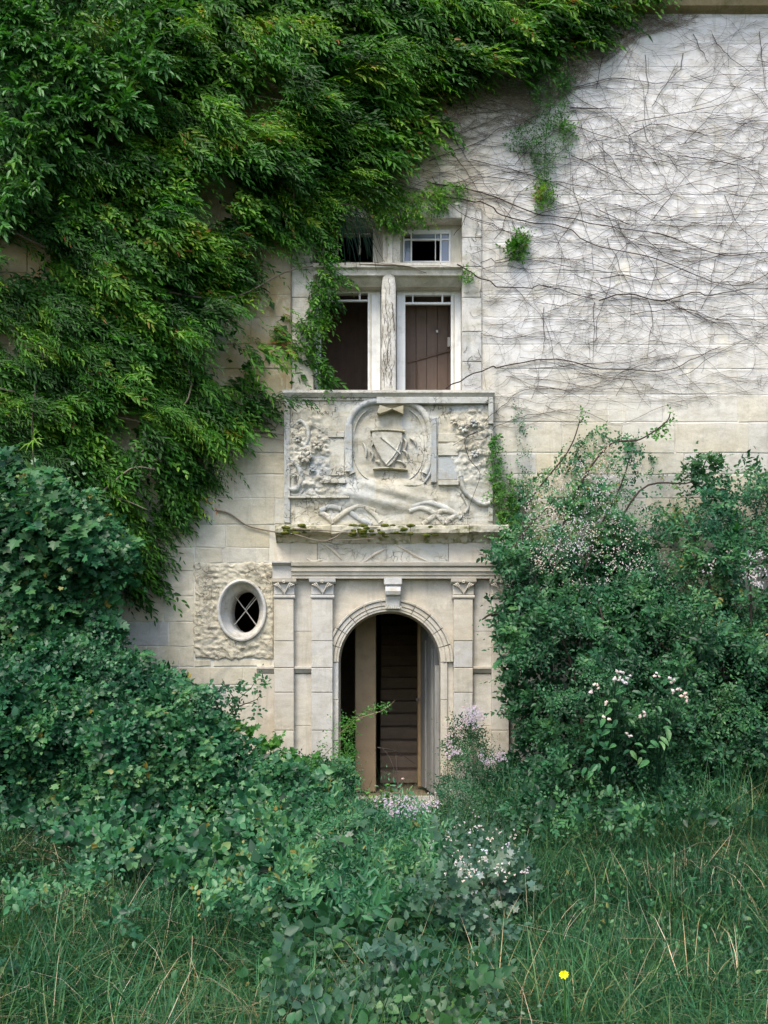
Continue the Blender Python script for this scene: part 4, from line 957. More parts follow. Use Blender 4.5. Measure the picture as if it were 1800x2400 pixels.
# stems along the ledge and the left wall
t = thing('bare_vine_stem', 'pale crooked vine stem lying along the mossy ledge above the door', 'vine')
limbs([[(505, 1195, .03), (540, 1205, .03), (580, 1232, .03), (640, 1246, .05), (690, 1252, .25), (740, 1266, .27), (800, 1266, .27), (880, 1262, .26)], [(770, 1266, .27), (785, 1260, .28), (798, 1250, .27)], [(690, 1240, .25), (760, 1243, .26), (830, 1250, .27)]], 'stem', 'bark_pale', t, .011)
t = thing('bare_vine_stem', 'thin dry vine stem crossing the blocks left of the carved panel', 'vine')
limbs([[(530, 1010, .03), (585, 1018, .03), (620, 1024, .03), (662, 1032, .03)], [(610, 1016, .03), (640, 1008, .03), (655, 988, .03)]], 'stem', 'bark', t, .005)
t = thing('bare_vine_stem', 'dark root trailing down the right edge of the carved panel', 'vine')
limbs([[(1120, 1010, .12), (1090, 1030, .13), (1100, 1075, .14), (1125, 1110, .14), (1110, 1160, .14), (1098, 1200, .14), (1095, 1270, .26)], [(1160, 1000, .04), (1130, 1030, .13), (1080, 1020, .14)]], 'stem', 'bark', t, .005)

# narrow climbers right of the panel
t = thing('ivy_strand', 'narrow bright green ivy strand beside the right edge of the carved panel', 'ivy')
sprig_blob(t, [(1146, 1022), (1160, 1022), (1170, 1090), (1176, 1170), (1182, 1240), (1165, 1230), (1155, 1150), (1148, 1080)], 190, .10, .08, (.02, .036), T_O, 'fresh', (.1, .9), jit=3, R=10)
limbs([[(1152, 1015, .1), (1160, 1100, .12), (1172, 1220, .12)]], 'stem', 'bark', t, .004)
t = thing('ivy_strand', 'short yellow-green ivy strand on the rough wall by the shrub', 'ivy')
sprig_blob(t, [(1188, 1115), (1208, 1115), (1212, 1190), (1200, 1260), (1184, 1250), (1190, 1180)], 170, .08, .08, (.02, .034), T_O, 'fresh', (.5, 1), jit=4, R=10)
t = thing('ivy_strand', 'sparse greyish ivy climbing above the shrub on the right wall', 'ivy')
sprig_blob(t, [(1205, 960), (1228, 970), (1236, 1060), (1246, 1120), (1250, 1230), (1205, 1230), (1210, 1100)], 170, .04, .06, (.014, .026), T_S, 'dark_leaf', (.3, 1), jit=7, R=12)

# ------------------------------------------------------------------ shrubs right
t = thing('flowering_shrub', 'loose tall shrub speckled with white blossom against the right wall', 'shrub')
FP = [(1175, 1240), (1210, 1140), (1290, 1100), (1330, 1050), (1400, 1015), (1470, 1020), (1530, 1080), (1590, 1150), (1580, 1230), (1530, 1290), (1500, 1400), (1200, 1400), (1160, 1330)]
fg = [(1530, 1165, 55, 28), (1475, 1190, 30, 22)]
fdn = lambda x, y: np.clip((y-1000)/380., .32, 1)*(.35+.65*(fbm(x/35, y/35, 13, 3) > .47))
sprig_blob(t, FP, 3000, .35, .45, (.026, .045), T_O, 'ivy', (.2, 1), jit=12, R=120, amp=.2, thick=.6, gaps=fg, dens=fdn, dirv=(.2, -.3, .3), wid=.65)
def blossoms(root, poly, n, d0, bul, size=.013, mat='blossom', clus=5, spread=.035, R=100, thick=.2, jit=10, dens=None, name='blossoms', gaps=(), gh=None):
    L = Leaves(); x, y, d, P, cl = volume(poly, n, d0, bul, R, .15, thick, 60, 9, jit, gaps, dens, 0, gh)
    for c_ in range(clus):
        o = P+rng.normal(0, spread, P.shape)*np.array([1, .5, .6])
        for a in range(3):
            an = a*2.1+rng.random(n)*2; dd = np.stack([np.cos(an), -.3+0*an, np.sin(an)], -1)
            L.add(T_S, o, dd, dirs(0, -1, .4, n, .3), size*rng.uniform(.7, 1.3, n), .8)
    return L.build(name, M[mat], root)
blossoms(t, [(1230, 1150), (1310, 1080), (1440, 1050), (1520, 1120), (1530, 1240), (1580, 1340), (1560, 1420), (1400, 1440), (1190, 1420), (1170, 1290)], 520, .5, .5, .0085, 'blossom', clus=4, spread=.05, dens=lambda x, y: .15+.85*(fbm(x/30, y/30, 23, 3) > .5), gaps=fg)
limbs([[(1300, 1700, .8), (1290, 1400, .8), (1330, 1200, .6), (1420, 1050, .4), (1500, 1030, .4), (1560, 990, .3), (1572, 965, .3)], [(1330, 1600, .8), (1400, 1350, .7), (1500, 1150, .5), (1620, 1130, .4), (1660, 1070, .35)],
       [(1280, 1600, .8), (1240, 1350, .7), (1230, 1200, .5), (1330, 1060, .4), (1360, 985, .3)], [(1350, 1500, .8), (1380, 1300, .7), (1450, 1150, .5), (1480, 1060, .4)], [(1230, 1500, .8), (1200, 1300, .8), (1300, 1170, .6)]], 'branch', 'bark', t, .016)
sprig_blob(t, [(1585, 1110), (1600, 1080), (1640, 1055), (1660, 1072), (1690, 1065), (1700, 1088), (1650, 1100), (1640, 1130), (1615, 1150)], 90, .35, .1, (.045, .07), T_P, 'broad', (.2, .9), jit=6, R=20, name='foliage', k=3)
sprig_blob(t, [(1520, 1030), (1560, 985), (1572, 965), (1580, 972), (1560, 1000), (1535, 1040)], 30, .3, .05, (.03, .045), T_O, 'fresh', (.2, .8), jit=4, R=20, k=3)
sprig_blob(t, [(1350, 985), (1362, 965), (1372, 990), (1362, 1010), (1352, 1000)], 14, .3, .05, (.03, .04), T_O, 'fresh', (.2, .8), jit=4, R=20, k=3)

t = thing('shrub', 'tall dark green shrub at the right edge rising to mid wall', 'shrub')
RP2 = [(1560, 1240), (1600, 1180), (1650, 1135), (1730, 1115), (1960, 1115), (1960, 1720), (1520, 1720), (1470, 1450), (1510, 1300)]
sprig_blob(t, RP2, 5000, .55, .6, (.03, .055), T_L, 'ivy', (.1, .95), jit=24, R=200, amp=.45, thick=.6, dens=lambda x, y: .2+.8*(fbm(x/45, y/40, 304, 3) > .43), gaps=[(1785, 1345, 40, 55), (1540, 1500, 30, 40)], dirv=(-.2, -.4, .1), wid=.5, k=6, Ls=(.1, .2), ns=80)
limbs([[(1700, 1800, 1.), (1690, 1500, 1.), (1640, 1300, .9), (1600, 1200, .7)], [(1720, 1800, 1.), (1760, 1450, 1.), (1740, 1200, .8)]], 'branch', 'bark', t, .02)
blossoms(t, [(1640, 1340), (1700, 1290), (1790, 1290), (1790, 1380), (1720, 1330)], 60, 1.2, .1, .012, clus=3, jit=6)

t = thing('shrub', 'large shadowy rounded shrub right of the doorway', 'shrub')
DP = [(1215, 1235), (1195, 1290), (1180, 1400), (1165, 1450), (1185, 1530), (1180, 1620), (1215, 1690), (1200, 1760), (1160, 1830), (1200, 1930), (1500, 1930), (1960, 1900), (1960, 1480), (1600, 1400), (1450, 1330), (1300, 1330), (1240, 1290)]
ddn = lambda x, y: .12+.88*(fbm(x/48, y/40, 303, 3) > .44)
sprig_blob(t, DP, 8200, .6, .9, (.026, .050), T_O, 'dark_leaf', (.0, 1), jit=24, R=260, amp=.55, thick=.6, dens=ddn, dirv=(-.25, -.4, .15), wid=.55, k=6, Ls=(.1, .2), ns=110, slope=.6)
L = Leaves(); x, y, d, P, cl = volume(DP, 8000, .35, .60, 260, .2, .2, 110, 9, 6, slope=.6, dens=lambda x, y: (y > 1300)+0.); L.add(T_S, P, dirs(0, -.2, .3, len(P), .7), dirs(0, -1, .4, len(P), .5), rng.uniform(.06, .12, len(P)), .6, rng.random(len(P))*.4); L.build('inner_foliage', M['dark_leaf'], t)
limbs([[(1380, 1950, 1.2), (1350, 1600, 1.1), (1250, 1350, 1.0), (1200, 1280, .8)], [(1420, 1950, 1.2), (1440, 1600, 1.3), (1400, 1400, 1.1)], [(1500, 1950, 1.3), (1600, 1600, 1.3), (1650, 1450, 1.2)], [(1180, 1440, .7), (1150, 1440, .75), (1130, 1452, .8)]], 'branch', 'bark', t, .02)

# ------------------------------------------------------------------ shrubs left
t = thing('broadleaf_climber', 'broad-leaved climber with large dull green leaves at the left edge', 'climber')
LP = [(-150, 1060), (0, 1060), (150, 1120), (250, 1200), (325, 1300), (300, 1345), (255, 1390), (275, 1500), (150, 1580), (-150, 1580)]
sprig_blob(t, LP, 3000, .7, .55, (.045, .085), T_P, 'ivy', (.0, .95), jit=12, R=150, amp=.3, thick=.4, dirv=(.5, -.4, -.3), wid=.9, k=5, Ls=(.12, .24), ns=80)
big = [mesh('leaf', *(lambda TV, TF: (TV*np.array([1, .95, 1]), [tuple(f) for f in TF]))(*T_P), tint=tt) for tt in (.1, .3, .5, .7, .85)]
for me in big: me.materials.append(M['broad'])
from mathutils import Matrix
def leaf_obj(me, pos, d, n, size, parent, wid=1.0, name='leaf'):
    d = Vector(d).normalized(); n = Vector(n); s_ = d.cross(n).normalized(); n = s_.cross(d)
    o = bpy.data.objects.new(name, me); C.objects.link(o); o.parent = parent
    loc = Vector(pos)-parent.location
    o.matrix_local = Matrix(((d.x*size, s_.x*size*wid, n.x*size, loc.x), (d.y*size, s_.y*size*wid, n.y*size, loc.y), (d.z*size, s_.z*size*wid, n.z*size, loc.z), (0, 0, 0, 1)))
    return o
xs_, ys_ = sample([(-40, 1085), (40, 1085), (150, 1130), (220, 1230), (180, 1330), (60, 1420), (-40, 1420)], 150, 10)
for a, b in zip(xs_, ys_):
    P_ = W(a, b, 1.22+random.uniform(-.1, .25)); r = random.random
    leaf_obj(random.choice(big), P_, (random.uniform(-.2, 1), -.5, random.uniform(-.7, .2)), (random.uniform(-.5, .5), -.8, .9), random.uniform(.07, .14), t)
limbs([[(60, 2000, .9), (70, 1600, .9), (90, 1300, .9), (75, 1000, .6), (90, 880, .4)], [(80, 1500, 1.), (200, 1400, 1.), (270, 1330, .9)], [(-40, 1500, 1.), (60, 1300, 1.1), (150, 1200, 1.)]], 'stem', 'bark', t, .014)
# strappy palm-like tuft above it
t = thing('sword_leaf_tuft', 'small tuft of narrow pointed leaves poking from the creeper at left', 'plant', tuple(W(78, 1060, .9)))
sw = mesh('leaf', np.array([(0,-.5,0),(0,.5,0),(.5,-.45,.12),(.5,.45,.12),(1,0,-.05)])*np.array([1, .09, 1]), [(0,2,3,1),(2,4,3)], tint=.8); sw.materials.append(M['vine'])
for k in range(9):
    a = -2.4+k*.5; leaf_obj(sw, W(78, 1030+random.uniform(-6, 6), .9), (math.cos(a), -.5, math.sin(a)), (0, -1, .5), random.uniform(.10, .20), t)

t = thing('hedge_shrub', 'big sprawling ivy-leaved bush filling the lower left beside the portal', 'bush')
HP = [(-220, 1500), (0, 1470), (150, 1480), (260, 1500), (330, 1550), (440, 1590), (500, 1640), (540, 1720), (590, 1760), (680, 1800), (760, 1830), (800, 1900), (780, 1980), (680, 2030), (500, 2040), (250, 1990), (120, 1930), (-220, 1880)]
sprig_blob(t, HP, 10500, 1.0, .75, (.032, .06), T_O, 'ivy', (.0, .95), jit=14, R=160, amp=.42, thick=.4, dirv=(.2, -.4, .1), wid=.75, k=5, Ls=(.08, .18), ns=95, slope=1.6)
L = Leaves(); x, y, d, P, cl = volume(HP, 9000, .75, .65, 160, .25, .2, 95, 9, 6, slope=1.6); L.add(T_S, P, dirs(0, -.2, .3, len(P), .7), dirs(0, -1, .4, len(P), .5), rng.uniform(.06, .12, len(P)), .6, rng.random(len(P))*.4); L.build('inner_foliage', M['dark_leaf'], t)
lv = [mesh('leaf', T_P[0]*np.array([1, .85, 1]), [tuple(f) for f in T_P[1]], tint=tt) for tt in (.2, .45, .6, .8, .9)]
for me in lv: me.materials.append(M['ivy'])
xs_, ys_ = sample([(-20, 1560), (250, 1600), (450, 1700), (600, 1850), (650, 1960), (300, 1930), (-20, 1830)], 280, 10)
for a, b in zip(xs_, ys_):
    fr = 1.0+.75*min(1, 150/160)**.6+.84*(float(fbm(a/95, b/95, 9, 3))-.5)+1.6*(b-1470)/1000
    leaf_obj(random.choice(lv), W(a, b, max(fr, float(dg(b, .15)))+random.uniform(.0, .1)), (random.uniform(-1, 1), -.5, random.uniform(-.6, .3)), (random.uniform(-.5, .5), -.7, 1), random.uniform(.04, .085), t)
limbs([[(100, 2050, 2.), (150, 1800, 1.9), (250, 1600, 1.6)], [(300, 2080, 2.2), (400, 1850, 2.), (430, 1680, 1.6)], [(600, 2050, 2.1), (640, 1900, 1.8), (700, 1840, 1.4)]], 'branch', 'bark', t, .018)

t = thing('sapling', 'thin sapling with small glossy leaves sprouting before the left wall', 'sapling')
limbs([[(500, 1740, 1.1), (530, 1690, 1.0), (560, 1640, .95), (590, 1610, .9), (600, 1590, .9)], [(555, 1645, .95), (530, 1610, .9), (520, 1590, .9)], [(560, 1655, .95), (600, 1640, .9), (612, 1625, .9)]], 'stem', 'bark', t, .006)
sprig_blob(t, [(505, 1700), (520, 1590), (560, 1600), (590, 1575), (615, 1600), (600, 1660), (560, 1690), (540, 1720)], 80, .9, .1, (.03, .05), T_O, 'dark_leaf', (.3, 1), jit=10, R=30, k=4)
t = thing('arching_spray', 'arching leafy branch stretched across the foot of the left pilasters', 'branch')
limbs([[(540, 1715, 1.2), (610, 1735, 1.1), (680, 1765, 1.0), (730, 1795, 1.0), (760, 1820, 1.)], [(735, 1795, 1.0), (760, 1770, .9), (790, 1740, .8)]], 'stem', 'fresh', t, .006)
sprig_blob(t, [(545, 1690), (620, 1720), (690, 1745), (760, 1800), (740, 1820), (660, 1775), (580, 1740), (545, 1720)], 70, 1.1, .1, (.04, .07), T_P, 'fresh', (.0, .7), jit=8, R=30, k=3, wid=.9)
sprig_blob(t, [(745, 1730), (790, 1690), (800, 1740), (770, 1790), (745, 1770)], 26, .9, .1, (.02, .035), T_O, 'fresh', (.2, .9), jit=8, R=30, k=3)

t = thing('doorway_bush', 'fine-leaved green bush at the left foot of the arched doorway', 'bush')
sprig_blob(t, [(600, 1800), (680, 1775), (780, 1770), (830, 1800), (838, 1880), (860, 1930), (740, 1960), (620, 1940)], 1900, .6, .5, (.022, .04), T_O, 'ivy', (.1, 1), jit=12, R=70, amp=.15, thick=.4, k=5)
sprig_blob(t, [(798, 1690), (820, 1670), (826, 1760), (830, 1830), (800, 1830)], 130, .15, .2, (.02, .04), T_O, 'fresh', (.0, .6), jit=6, R=20, k=4)
t = thing('leafy_twig', 'bright leafy twig reaching across the dark doorway', 'twig')
limbs([[(795, 1720, .3), (840, 1685, .35), (890, 1668, .4), (915, 1652, .4), (926, 1640, .4)]], 'stem', 'straw', t, .004)
for poly in ([(808, 1690), (838, 1668), (842, 1690), (820, 1708)], [(850, 1662), (880, 1652), (880, 1675), (850, 1682)], [(882, 1655), (908, 1645), (905, 1670), (882, 1675)]):
    sprig_blob(t, poly, 20, .35, .05, (.022, .035), T_O, 'fresh', (.4, 1), jit=3, R=20, k=3, Ls=(.03, .07))

# ------------------------------------------------------------------ front plants
t = thing('door_blossom_bush', 'feathery bush with lilac flower heads right of the doorway', 'bush')
BP = [(1050, 1760), (1065, 1690), (1100, 1690), (1130, 1740), (1170, 1780), (1240, 1800), (1260, 1920), (1150, 1980), (1040, 1940), (1030, 1850)]
sprig_blob(t, BP, 1800, .5, .45, (.022, .04), T_S, 'dark_leaf', (.0, .9), jit=12, R=70, amp=.15, thick=.4, dirv=(0, -.2, .8), wid=.4, k=6, Ls=(.08, .18))
for poly, n_ in (([(1075, 1670), (1105, 1640), (1135, 1680), (1120, 1710), (1085, 1700)], 55), ([(1120, 1760), (1175, 1760), (1180, 1790), (1130, 1790)], 30), ([(1045, 1700), (1075, 1700), (1080, 1770), (1045, 1780)], 26)):
    blossoms(t, poly, n_, .85, .08, .012, 'lilac', 4, .025, R=30, jit=4)
limbs([[(1090, 1900, .8), (1095, 1780, .8), (1100, 1650, .85)], [(1130, 1900, .8), (1150, 1780, .9)]], 'stem', 'fresh', t, .005)

t = thing('flowering_herb', 'tall leafy herb topped with white flower heads before the dark shrub', 'plant', tuple(W(1400, 1960, 2.1)))
hl = [mesh('leaf', T_O[0]*np.array([1, .6, 1.4]), [tuple(f) for f in T_O[1]], tint=tt) for tt in (.3, .55, .75, .9)]
for me in hl: me.materials.append(M['ivy'])
hd = [(1455, 1575), (1440, 1590), (1470, 1590), (1400, 1605), (1385, 1622), (1420, 1648), (1415, 1680), (1480, 1725), (1535, 1585), (1570, 1590), (1590, 1615), (1607, 1625), (1610, 1642), (1510, 1670), (1465, 1600)]
hd += [(a+random.uniform(-14, 14), b+random.uniform(-9, 10)) for a, b in hd for _ in (0, 1)]
def rl(poly, root): return poly
L = Leaves()
for k in range(46):
    a, b = random.choice([(1390, 1700), (1420, 1720), (1440, 1680), (1410, 1780), (1450, 1640), (1395, 1760), (1550, 1680), (1500, 1760)]); a += random.uniform(-25, 35); b += random.uniform(-30, 60)
    leaf_obj(random.choice(hl), W(a, b, 2.05+random.uniform(0, .15)), (random.uniform(-1, 1), -.4, random.uniform(-1, .1)), (random.uniform(-.5, .5), -.8, .7), random.uniform(.07, .12), t, .75)
rh = random.Random(5); V = [(0, -.012, 0)]; nn_ = 18      # one ragged domed head of florets
for ring, (rr0, dep) in enumerate(((.008, -.014), (.016, -.006), (.024, .004))):
    for k in range(nn_):
        q_ = rr0*(rh.uniform(.55, 1.25) if ring == 2 or k % 2 else rh.uniform(.8, 1.3)); a_ = 2*math.pi*k/nn_; V.append((q_*math.cos(a_), dep+rh.uniform(-.005, .005), q_*.72*math.sin(a_)))
F = [(0, 1+(k+1) % nn_, 1+k) for k in range(nn_)]
for ring in range(2):
    for k in range(nn_): F.append((1+ring*nn_+k, 1+ring*nn_+(k+1) % nn_, 1+(ring+1)*nn_+(k+1) % nn_, 1+(ring+1)*nn_+k))
fme = mesh('flower_head', V, F, tint=np.array([rh.random() for _ in V])); fme.materials.append(M['blossom'])
for a, b in hd:
    Pb = W(a, b, 2.1); o = bpy.data.objects.new('flower_head', fme); C.objects.link(o); o.parent = t; o.location = Vector(Pb)-t.location; o.rotation_euler = (random.random(), random.random()*6, 0); o.scale = (random.uniform(.6, 1.0),)*3
    bx_ = 1425 if a < 1500 else 1540; e = MB(); P_ = smooth_path([W(bx_+random.uniform(-12, 12), 1840, 1.9), W((a+bx_)/2, (b+1780)/2, 2.05), Pb], 5)-np.array(t.location); e.tube(P_, .0025, 4); e.build('stalk', M['ivy'], t)

def herb(label, px, py, d, n, size, mats, hgt, wid=.5, tmpl=T_O, spread=.5, name='broadleaf_weed', up=.7, group=None):
    d = float(dg(py, 0)); size *= .78; root = thing(name, label, 'plant', tuple(W(px, py, d)), group)
    mes = [mesh('leaf', tmpl[0]*np.array([1, wid, 1]), [tuple(f) for f in tmpl[1]], tint=tt) for tt in (.15, .35, .55, .8, .97)]
    for me in mes: me.materials.append(M[mats])
    ns_ = max(3, n//6); b0 = np.array(root.location)
    for s_ in range(ns_):
        a = random.uniform(0, 6.28); h = hgt*random.uniform(.6, 1.1); lean = np.array([math.cos(a)*spread*h, math.sin(a)*spread*h*.7, h])
        Pth = np.array([b0*0, lean*np.array([.35, .35, .55]), lean]); e = MB(); Q = smooth_path(Pth, 4); e.tube(Q, np.linspace(.005, .002, len(Q)), 4); e.build('stem', M['fresh'], root)
        for k in range(n//ns_):
            f = .25+.75*(k+1)/(n//ns_); pos = b0+Q[min(len(Q)-1, int(f*(len(Q)-1)))]; an = k*2.4+a
            leaf_obj(random.choice(mes), pos, (math.cos(an), math.sin(an)*.8-.2, random.uniform(-.35, .45)), (random.uniform(-.3, .3), -.5, up+.3), size*random.uniform(.65, 1.15), root)
    return root
herb('clump of broad oval leaves at the bottom centre of the picture', 800, 2330, 5.4, 44, .13, 'broad', .30, .55, T_O, .45)
herb('lobed-leaf weed with wide dull leaves left of centre in the grass', 730, 2180, 4.7, 44, .15, 'broad', .36, .95, T_P, .5)
herb('weed with pale silvery leaves beside the bottom centre clump', 930, 2360, 5.5, 42, .10, 'pale_leaf', .30, .8, T_P, .6)
herb('bright young sprig with pointed leaves near the bottom edge', 760, 2385, 5.8, 20, .11, 'fresh', .26, .38, T_O, .3)
herb('wide-leaved weed just left of the white flowering patch', 880, 2120, 4.3, 48, .14, 'broad', .42, .9, T_P, .5)
herb('grey-green leafy weed in the middle of the overgrown yard', 790, 2050, 3.6, 46, .13, 'pale_leaf', .42, .85, T_P, .6)
herb('dark leafy weed right of the bottom centre clump', 1010, 2250, 5.0, 40, .11, 'broad', .26, .5, T_O, .5)
herb('fresh green sprig growing at the foot of the doorway', 885, 1915, 1.3, 42, .085, 'fresh', .30, .42, T_O, .6)
herb('small yellowish sprig at the edge of the left grass', 510, 2190, 4.2, 30, .07, 'fresh', .30, .45, T_O, .5)
herb('low ivy-leaved weed at the far bottom left corner', 60, 2350, 5.2, 36, .09, 'ivy', .18, .9, T_P, .6)

t = thing('pale_flowering_weed', 'spreading weed with silvery leaves and white flowers left of the grass', 'plant')
PP = [(1000, 1960), (1100, 1905), (1190, 1950), (1230, 2030), (1200, 2110), (1080, 2150), (960, 2120), (930, 2040)]
sprig_blob(t, PP, 480, 2.5, .4, (.03, .055), T_P, 'pale_leaf', (.1, 1), jit=16, R=70, amp=.25, thick=.5, dirv=(.2, -.3, .5), wid=.8, k=5, Ls=(.1, .2), gh=(.03, .38))
blossoms(t, [(1010, 1950), (1100, 1900), (1210, 1960), (1220, 2060), (1080, 2060)], 60, 2.85, .3, .010, clus=4, spread=.03, jit=14, gh=(.15, .50))
t = thing('mixed_undergrowth', 'soft feathery green undergrowth in front of the doorway', 'undergrowth')
sprig_blob(t, [(690, 1960), (780, 1900), (880, 1920), (960, 1900), (1040, 1930), (1010, 2030), (960, 2140), (820, 2180), (680, 2120), (640, 2040)], 1150, 2.0, .4, (.03, .06), T_L, 'ivy', (.2, 1), jit=18, R=80, amp=.3, thick=.5, dirv=(.3, -.3, .7), wid=.32, k=8, Ls=(.12, .26), gh=(.02, .36))
blossoms(t, [(900, 1880), (1010, 1870), (1020, 1900), (920, 1910)], 70, 1.5, .1, .012, 'lilac', 4, .04, jit=8, gh=(.2, .4))
sprig_blob(t, [(620, 2080), (760, 2040), (930, 2100), (1100, 2120), (1180, 2200), (1130, 2330), (1150, 2440), (660, 2440), (560, 2280)], 210, 0, 0, (.03, .06), T_O, 'broad', (.0, .9), jit=25, k=4, Ls=(.08, .18), gh=(.03, .3), wid=.85, dirv=(.1, -.2, .6), dens=lambda x, y: fbm(x/70, y/60, 61, 3) > .44)
sprig_blob(t, [(640, 2080), (930, 2060), (1180, 2180), (1150, 2440), (660, 2440)], 300, 0, 0, (.03, .065), T_L, 'pale_leaf', (.0, .8), jit=25, k=5, Ls=(.08, .2), gh=(.03, .3), dirv=(.1, -.2, .6), dens=lambda x, y: fbm(x/70, y/60, 62, 3) > .5)
sprig_blob(t, [(-60, 2020), (640, 2040), (600, 2160), (-60, 2110)], 420, 0, 0, (.02, .045), T_O, 'ivy', (.0, .9), jit=30, k=5, Ls=(.08, .2), gh=(.03, .35), dirv=(.1, -.2, .6), dens=lambda x, y: fbm(x/70, y/60, 63, 3) > .5)
t['kind'] = 'stuff' if False else 'thing'
# dead branch standing before the door
t = thing('dead_branch', 'bare grey forked branch sticking up in front of the doorway', 'branch')
limbs([[(945, 1990, 2.1), (950, 1930, 1.8), (935, 1850, 1.5), (915, 1780, 1.3), (895, 1752, 1.2)], [(935, 1850, 1.5), (930, 1800, 1.4), (928, 1765, 1.3)], [(960, 1980, 2.), (985, 1940, 1.9), (998, 1915, 1.9)], [(885, 1752, 1.2), (930, 1762, 1.1), (972, 1790, 1.)]], 'stem', 'bark', t, .007)
t = thing('dry_stalk', 'long pale bent stalk rising from the bottom centre weeds', 'stalk')
limbs([[(855, 2180, 3.6), (862, 2110, 3.5), (880, 2050, 3.4), (925, 1995, 3.3)]], 'stem', 'straw', t, .006)
t = thing('dry_stalk', 'thin bare stalk leaning in the right-hand grass', 'stalk')
limbs([[(1415, 2370, 5.2), (1440, 2280, 5.), (1480, 2180, 4.8), (1510, 2080, 4.6)]], 'stem', 'grass', t, .004)

# yellow flower
YF = thing('yellow_flower', 'single bright yellow flower in the lower right grass', 'flower', tuple(W(1321, 2283, float(dg(2283, .40)))))
pm = mesh('petal', T_O[0]*np.array([1, .8, 1.2]), [tuple(f) for f in T_O[1]]); pm.materials.append(M['yellow'])
for k in range(9):
    a = k*.7; leaf_obj(pm, W(1321, 2283, float(dg(2283, .40))), (math.cos(a), -.35, math.sin(a)*.7), (0, -1, .6), .019, YF, name='petal')
e = MB(); e.tube(smooth_path([(0, 0, 0), (.01, .02, -.1), (.0, .02, -.30)], 4), .003, 5); e.build('stem', M['fresh'], YF)

# small white daisies near the doorway step
for k, (a, b, lab) in enumerate(((1022, 1858, 'tiny white flower nearest the doorway jamb'), (1022, 1880, 'tiny white flower low before the threshold'), (1058, 1852, 'tiny white flower at the foot of the lilac bush'), (944, 1825, 'tiny white flower in the doorway opening'), (980, 1925, 'tiny white flower above the pale weed'), (1700, 1875, 'tiny white flower in the grass under the right shrub'), (1375, 2055, 'white fleck of a flower in the right grass'))):
    dd = 1.2 if b < 1900 else 2.4
    o = thing('white_flower', lab, 'flower', tuple(W(a, b, dd)), 'tiny white flowers in the undergrowth')
    h_ = bpy.data.objects.new('flower_head', fme); C.objects.link(h_); h_.parent = o; h_.scale = (.7,)*3
    e = MB(); e.tube([(0, 0, 0), (.01, .01, -.1), (0, .02, -.25)], .002, 4); e.build('stalk', M['fresh'], o)

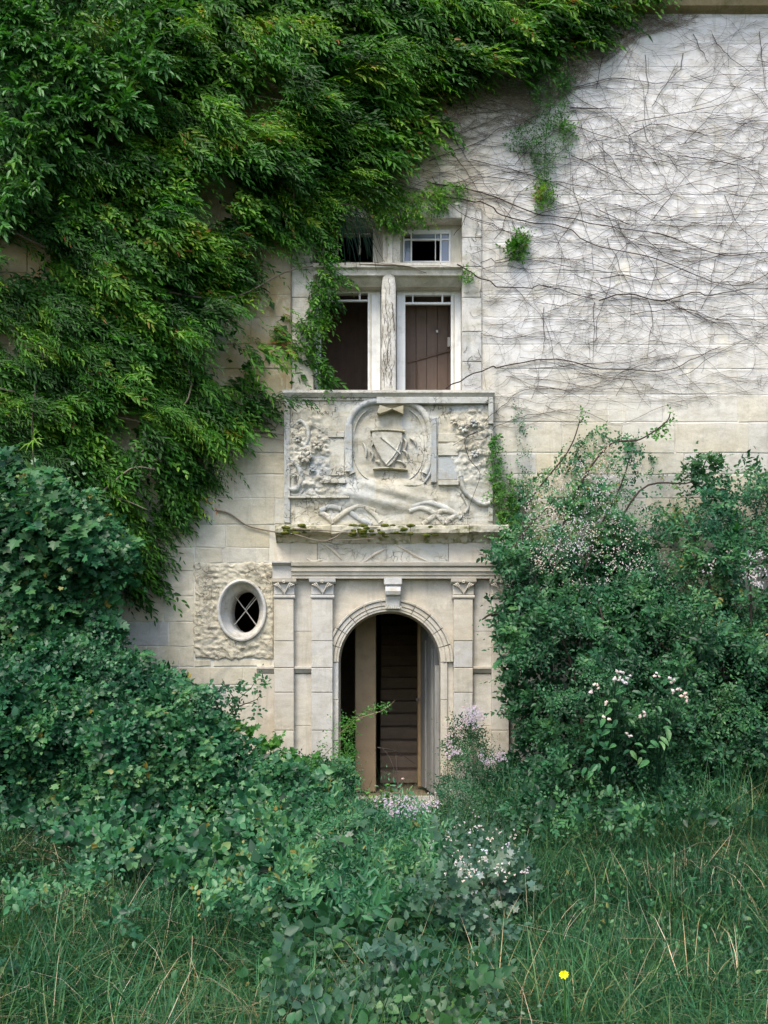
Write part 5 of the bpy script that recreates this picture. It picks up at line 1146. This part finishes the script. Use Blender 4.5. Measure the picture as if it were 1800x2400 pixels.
# ------------------------------------------------------------------ grass
def grass(n, seed, h=(.14, .38), wd=(.0022, .0045), mat='grass', name='grass', dens=None, tint=None, ymin=-7.4, ymax=-.5, bend=.6):
    r = np.random.default_rng(seed); X = []; Y_ = []; c = 0
    while c < n:
        y = r.uniform(ymin, ymax, n); hw = (D+y)*.43*1.25+.5; x = r.uniform(-1, 1, n)*hw
        px_ = 900+x*2100/(D+y); ok = r.random(n) < (.25+.75*(D/(D+y))/4)*np.where((px_ > 640) & (px_ < 1170), .85, 1)
        if dens is not None: ok &= r.random(n) < dens(x, y)
        X.append(x[ok]); Y_.append(y[ok]); c += ok.sum()
    x = np.concatenate(X)[:n]; y = np.concatenate(Y_)[:n]
    z0 = (fbm(x*.8, y*.8, 5)-.5)*.16-.06
    cl = fbm(x*1.6, y*1.6, 71, 3); H = r.uniform(*h, n)*(.15+1.7*cl); wd_ = r.uniform(*wd, n)
    az = r.uniform(0, 2*math.pi, n)*.8+fbm(x*.9, y*.9, 15, 2)*9; b = bend*(.15+2.1*r.random(n)**1.3)
    S = 4; lv_ = []
    lean = r.normal(0, .28, (n, 2)); side = np.stack([-np.sin(az), np.cos(az), 0*az], -1); side = unit(side+np.array([.6, 0, 0]))
    base = np.stack([x, y, z0], -1)
    for k in range(S+1):
        t_ = k/S; ang_ = b*t_*1.5; 
        hor = H*(b*t_*t_)*.9; ver = H*(t_-.45*b*t_*t_*t_)
        c_ = base+np.stack([np.cos(az)*hor+lean[:, 0]*H*t_, np.sin(az)*hor+lean[:, 1]*H*t_, ver], -1)
        w_ = wd_*(1-t_**1.7)
        if k < S: lv_ += [c_-side*w_[:, None], c_+side*w_[:, None]]
        else: lv_.append(c_)
    V = np.stack(lv_, 1).reshape(-1, 3); m_ = 2*S+1
    T = []
    for k in range(S-1): T += [(2*k, 2*k+1, 2*k+3), (2*k, 2*k+3, 2*k+2)]
    T.append((2*S-2, 2*S-1, 2*S))
    F = (np.array(T)[None]+(np.arange(n)*m_)[:, None, None]).reshape(-1, 3)
    tn = r.random(n)**1.3*.7+1.1*(fbm(x*1.3, y*1.3, 33, 4)-.36)+(r.random(n) < .05)*.35 if tint is None else r.uniform(*tint, n)
    me = mesh(name, V, F, np.repeat(np.clip(tn, 0, 1), m_)); o = obj(name, me, M[mat], kind='stuff'); return o
g1 = grass(100000, 1, (.08, .33), (.002, .0052)); g1['label'] = 'tall matted green grass covering the yard'
g2 = grass(21000, 2, (.2, .5), (.0028, .006), dens=lambda x, y: .1+.9*(np.clip((fbm(x*.9, y*.9, 19) > .50)+.8*((900+x*2100/(D+y) > 600) & (900+x*2100/(D+y) < 1150)), 0, 1)), bend=1.0, name='tall_grass', tint=(.35, .99)); g2['label'] = 'taller arching grass blades among the lawn'
g4 = grass(5200, 4, (.35, .85), (.0022, .0045), name='tall_grass', ymin=-2.6, ymax=-1.0, bend=1.1, tint=(.2, 1), dens=lambda x, y: np.where((x > .9), .3+.7*(fbm(x*1.2, y, 91) > .45), .02)); g4['label'] = 'long arching grass at the foot of the right-hand shrubs'
g3 = grass(2600, 3, (.22, .48), (.0016, .0034), 'straw', 'dry_grass', tint=(.1, 1), bend=.9, ymin=-6.8, dens=lambda x, y: np.where(x < 0, 1., .45)); g3['label'] = 'pale dry grass stalks scattered in the lawn'
# low clover and weeds between the blades
L = Leaves(); n = 16000; y = rng.uniform(-7, -.6, n); x = rng.uniform(-1, 1, n)*((D+y)*.43*1.2+.4); z_ = (fbm(x*.8, y*.8, 5)-.5)*.16-.05
L.add(T_O, np.stack([x, y, z_+rng.uniform(.02, .16, n)], -1), dirs(0, -.1, .3, n, .8), dirs(0, -.3, 1, n, .4), rng.uniform(.018, .05, n), .6)
o = L.build('ground_weeds', M['ivy']); o['label'] = 'low round-leaved weeds carpeting the ground'
